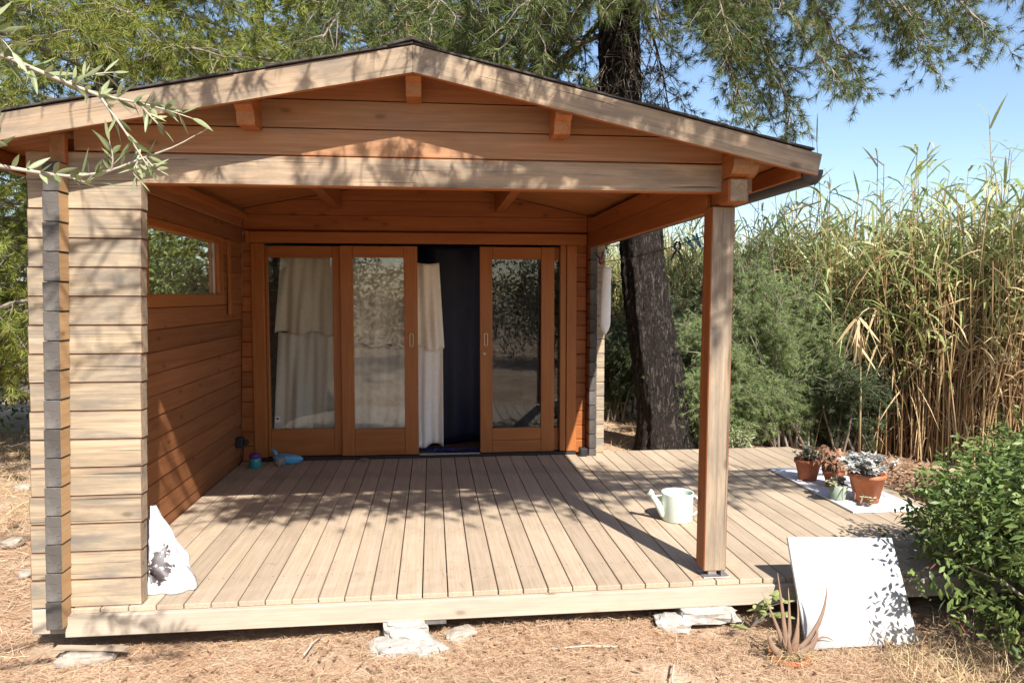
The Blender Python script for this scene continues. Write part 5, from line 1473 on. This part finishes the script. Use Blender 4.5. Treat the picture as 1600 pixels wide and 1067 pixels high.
# --- clothes line, pegs and hung cloth
def line_pt(t):
    a = np.array([1.50, 6.50, 1.775]); b = np.array([1.425, 3.715, 1.785])
    return a * (1 - t) + b * t + np.array([0, 0, -.10 * t * (1 - t)])
o = rod('clothes_line', [line_pt(t) for t in np.linspace(0, 1, 16)], 0.0032, M['black'], None, 5)
tag(o, 'thin clothes line strung from the cabin corner to the post', 'line')
def peg(t, mat, name, label, cat, size, tilt, kind='peg'):
    p = line_pt(t)
    root = empty(name, tuple(p), 0, label, cat)
    wm0 = Matrix.Translation(p) @ Matrix.Rotation(R(tilt), 4, 'Y')
    for s in (-1, 1):
        mb = MB()
        if kind == 'peg':
            V, F = cham_box(.009 * size, .010 * size, .085 * size, .001 * size); mb.add(V, F)
            mb.obj('jaw', mat, root, wm0 @ Matrix.Rotation(R(7 * s), 4, 'Y') @ Matrix.Translation((s * .007 * size, 0, -.012 * size)))
        else:
            mb.add(*tube_arrays([(s * .004, 0, .020), (s * .016, 0, .004), (s * .017, 0, -.016), (s * .005, 0, -.032), (s * .020, 0, -.056), (s * .036, 0, -.092)], [.0075, .008, .008, .009, .0075, .005], 8))
            mb.obj('jaw', mat, root, wm0, smooth=True)
    mb = MB(); mb.add(*tube_arrays([(0, -.008, -.03 if kind != 'peg' else -.012), (0, .008, -.03 if kind != 'peg' else -.012)], .006 * size, 8)); mb.obj('spring', M['steel'], root, wm0)
    return root
peg(.835, M['black'], 'spring_clamp', 'black spring clamp hanging open from the clothes line', 'clamp', 1, 3, 'clamp')
peg(.905, M['teal'], 'clothes_peg', 'teal clothes peg next to the black clamp', 'peg', .95, -38)
peg(.955, M['teal'], 'clothes_peg', 'teal clothes peg nearest the porch post', 'peg', .95, -26)
peg(.05, M['black'], 'spring_clamp', 'black spring clamp holding the white cloth at the cabin corner', 'clamp', 1, 168, 'clamp')
peg(.075, M['red'], 'clothes_peg', 'red clothes peg beside the clamp on the white cloth', 'peg', .9, 150)
def hung():
    c = Vector((1.535, 6.36, 1.13)); V = []; n, m = 16, 12
    for i in range(n):
        v = i / (n - 1)
        w = .044 + .004 * math.sin(v * 5)
        if v < .12: w = .046 * math.sqrt(max(.02, v / .12))
        for j in range(m):
            a = 2 * math.pi * j / m
            V.append((w * math.cos(a) + .014 * (v - .3) - (.035 if v < .4 else 0) * (0), .024 * math.sin(a), v * .60))
    F = [(i * m + j, i * m + (j + 1) % m, (i + 1) * m + (j + 1) % m, (i + 1) * m + j) for i in range(n - 1) for j in range(m)] + [tuple(range(m - 1, -1, -1)), tuple(range((n - 1) * m, n * m))]
    mb = MB(); mb.add(V, F)
    tag(mb.obj('hanging_cloth', M['hang_cloth'], None, Matrix.Translation(c), smooth=True), 'long white cloth hung from the line beside the cabin corner', 'cloth')
hung()

# --- blocks and stones
def rock(name, loc, size, mat, label, cat, seed, sub=3, rot=0, group=None, boxy=.6):
    import bmesh
    rng = np.random.default_rng(seed)
    bm = bmesh.new(); bmesh.ops.create_icosphere(bm, subdivisions=sub, radius=1.0)
    ph = rng.uniform(0, 6, 9)
    for v in bm.verts:
        p = np.array(v.co)
        q = np.sign(p) * np.abs(p) ** boxy
        q *= 1 + .10 * math.sin(3 * p[0] + ph[0]) * math.sin(3 * p[1] + ph[1]) + .07 * math.sin(6 * p[2] + ph[2] + 4 * p[0]) + .06 * math.sin(11 * p[1] + 9 * p[0] + ph[3]) * math.sin(10 * p[2] + ph[4]) + rng.normal() * .035
        v.co = q * np.array(size) * .5
    me = bpy.data.meshes.new(name); bm.to_mesh(me); bm.free(); me.materials.append(mat)
    o = place(bpy.data.objects.new(name, me), Matrix.Translation(loc) @ Matrix.Rotation(rot, 4, 'Z'))
    return tag(o, label, cat, group)
rock('foundation_block', (-.14, 3.56, -.165), (.22, .20, .085), M['concrete'], 'white concrete block carrying the middle of the deck front', 'block', 501, 3, 0, None, .35)
rock('foundation_stone', (-.15, 3.44, -.215), (.34, .20, .07), M['concrete'], 'flat white stone under the middle concrete block', 'stone', 502, 3, .1)
rock('foundation_stone', (-.02, 3.40, -.215), (.16, .12, .06), M['concrete'], 'small broken white stone right of the middle block', 'stone', 503, 3, .5)
rock('foundation_stone', (.13, 3.52, -.205), (.16, .10, .06), M['stone'], 'beige stone in the needles right of the middle block', 'stone', 504, 3, .4)
rock('foundation_block', (1.40, 3.56, -.165), (.30, .17, .075), M['concrete'], 'white concrete block under the deck beside the vine', 'block', 505, 3, 0, None, .35)
rock('foundation_stone', (1.22, 3.53, -.20), (.20, .14, .075), M['concrete'], 'rough white rubble left of the right concrete block', 'stone', 506, 3, -.3)
rock('foundation_stone', (-1.60, 3.47, -.205), (.26, .13, .085), M['stone'], 'pale limestone under the left corner of the cabin', 'stone', 507, 3, .1)
for k, (x_, y_, s_, lab) in enumerate(((-3.55, 6.7, .13, 'pale stone lying on bare ground left of the cabin, farthest of three'), (-2.85, 5.2, .10, 'pale stone on the ground left of the cabin, middle of three'), (-2.45, 4.6, .075, 'small pale stone nearest the left cabin wall, front of three'))):
    rock('field_stone', (x_, y_, GZ - .0), (s_ * 1.3, s_, s_ * .55), M['stone'], lab, 'stone', 520 + k, 2, k, 'loose stones left of the cabin')
o = slab('plank', (-1.74, 3.45, -.160), (-1.42, 3.50, -.153), M['post'], None, 'X', .003, rot=Matrix.Rotation(R(4), 4, 'Y')); tag(o, 'thin grey wooden strip under the front left corner', 'plank')
o = slab('plank', (-.13, 3.50, -.134), (.06, 3.58, -.1285), M['grey_end'], None, 'X', .001); tag(o, 'thin packing slat between middle block and deck', 'plank')
# fallen sticks
rng = np.random.default_rng(77)
for k, (a, b, lab) in enumerate((((.55, 3.3, -.19), (.86, 3.28, -.185), 'pale stick lying on the needles before the deck middle'), ((-.55, 3.55, -.19), (-.60, 3.35, -.18), 'thin forked twig before the dark gap left of the block'), ((1.02, 2.95, -.19), (1.08, 3.1, -.185), 'short bleached stick at the bottom edge'))):
    o = rod('stick', smooth_path(a, b, .01, rng, 6, .1), .0045, M['lumber'], None, 5); tag(o, lab, 'stick')
# deck foundation wall in the dark below
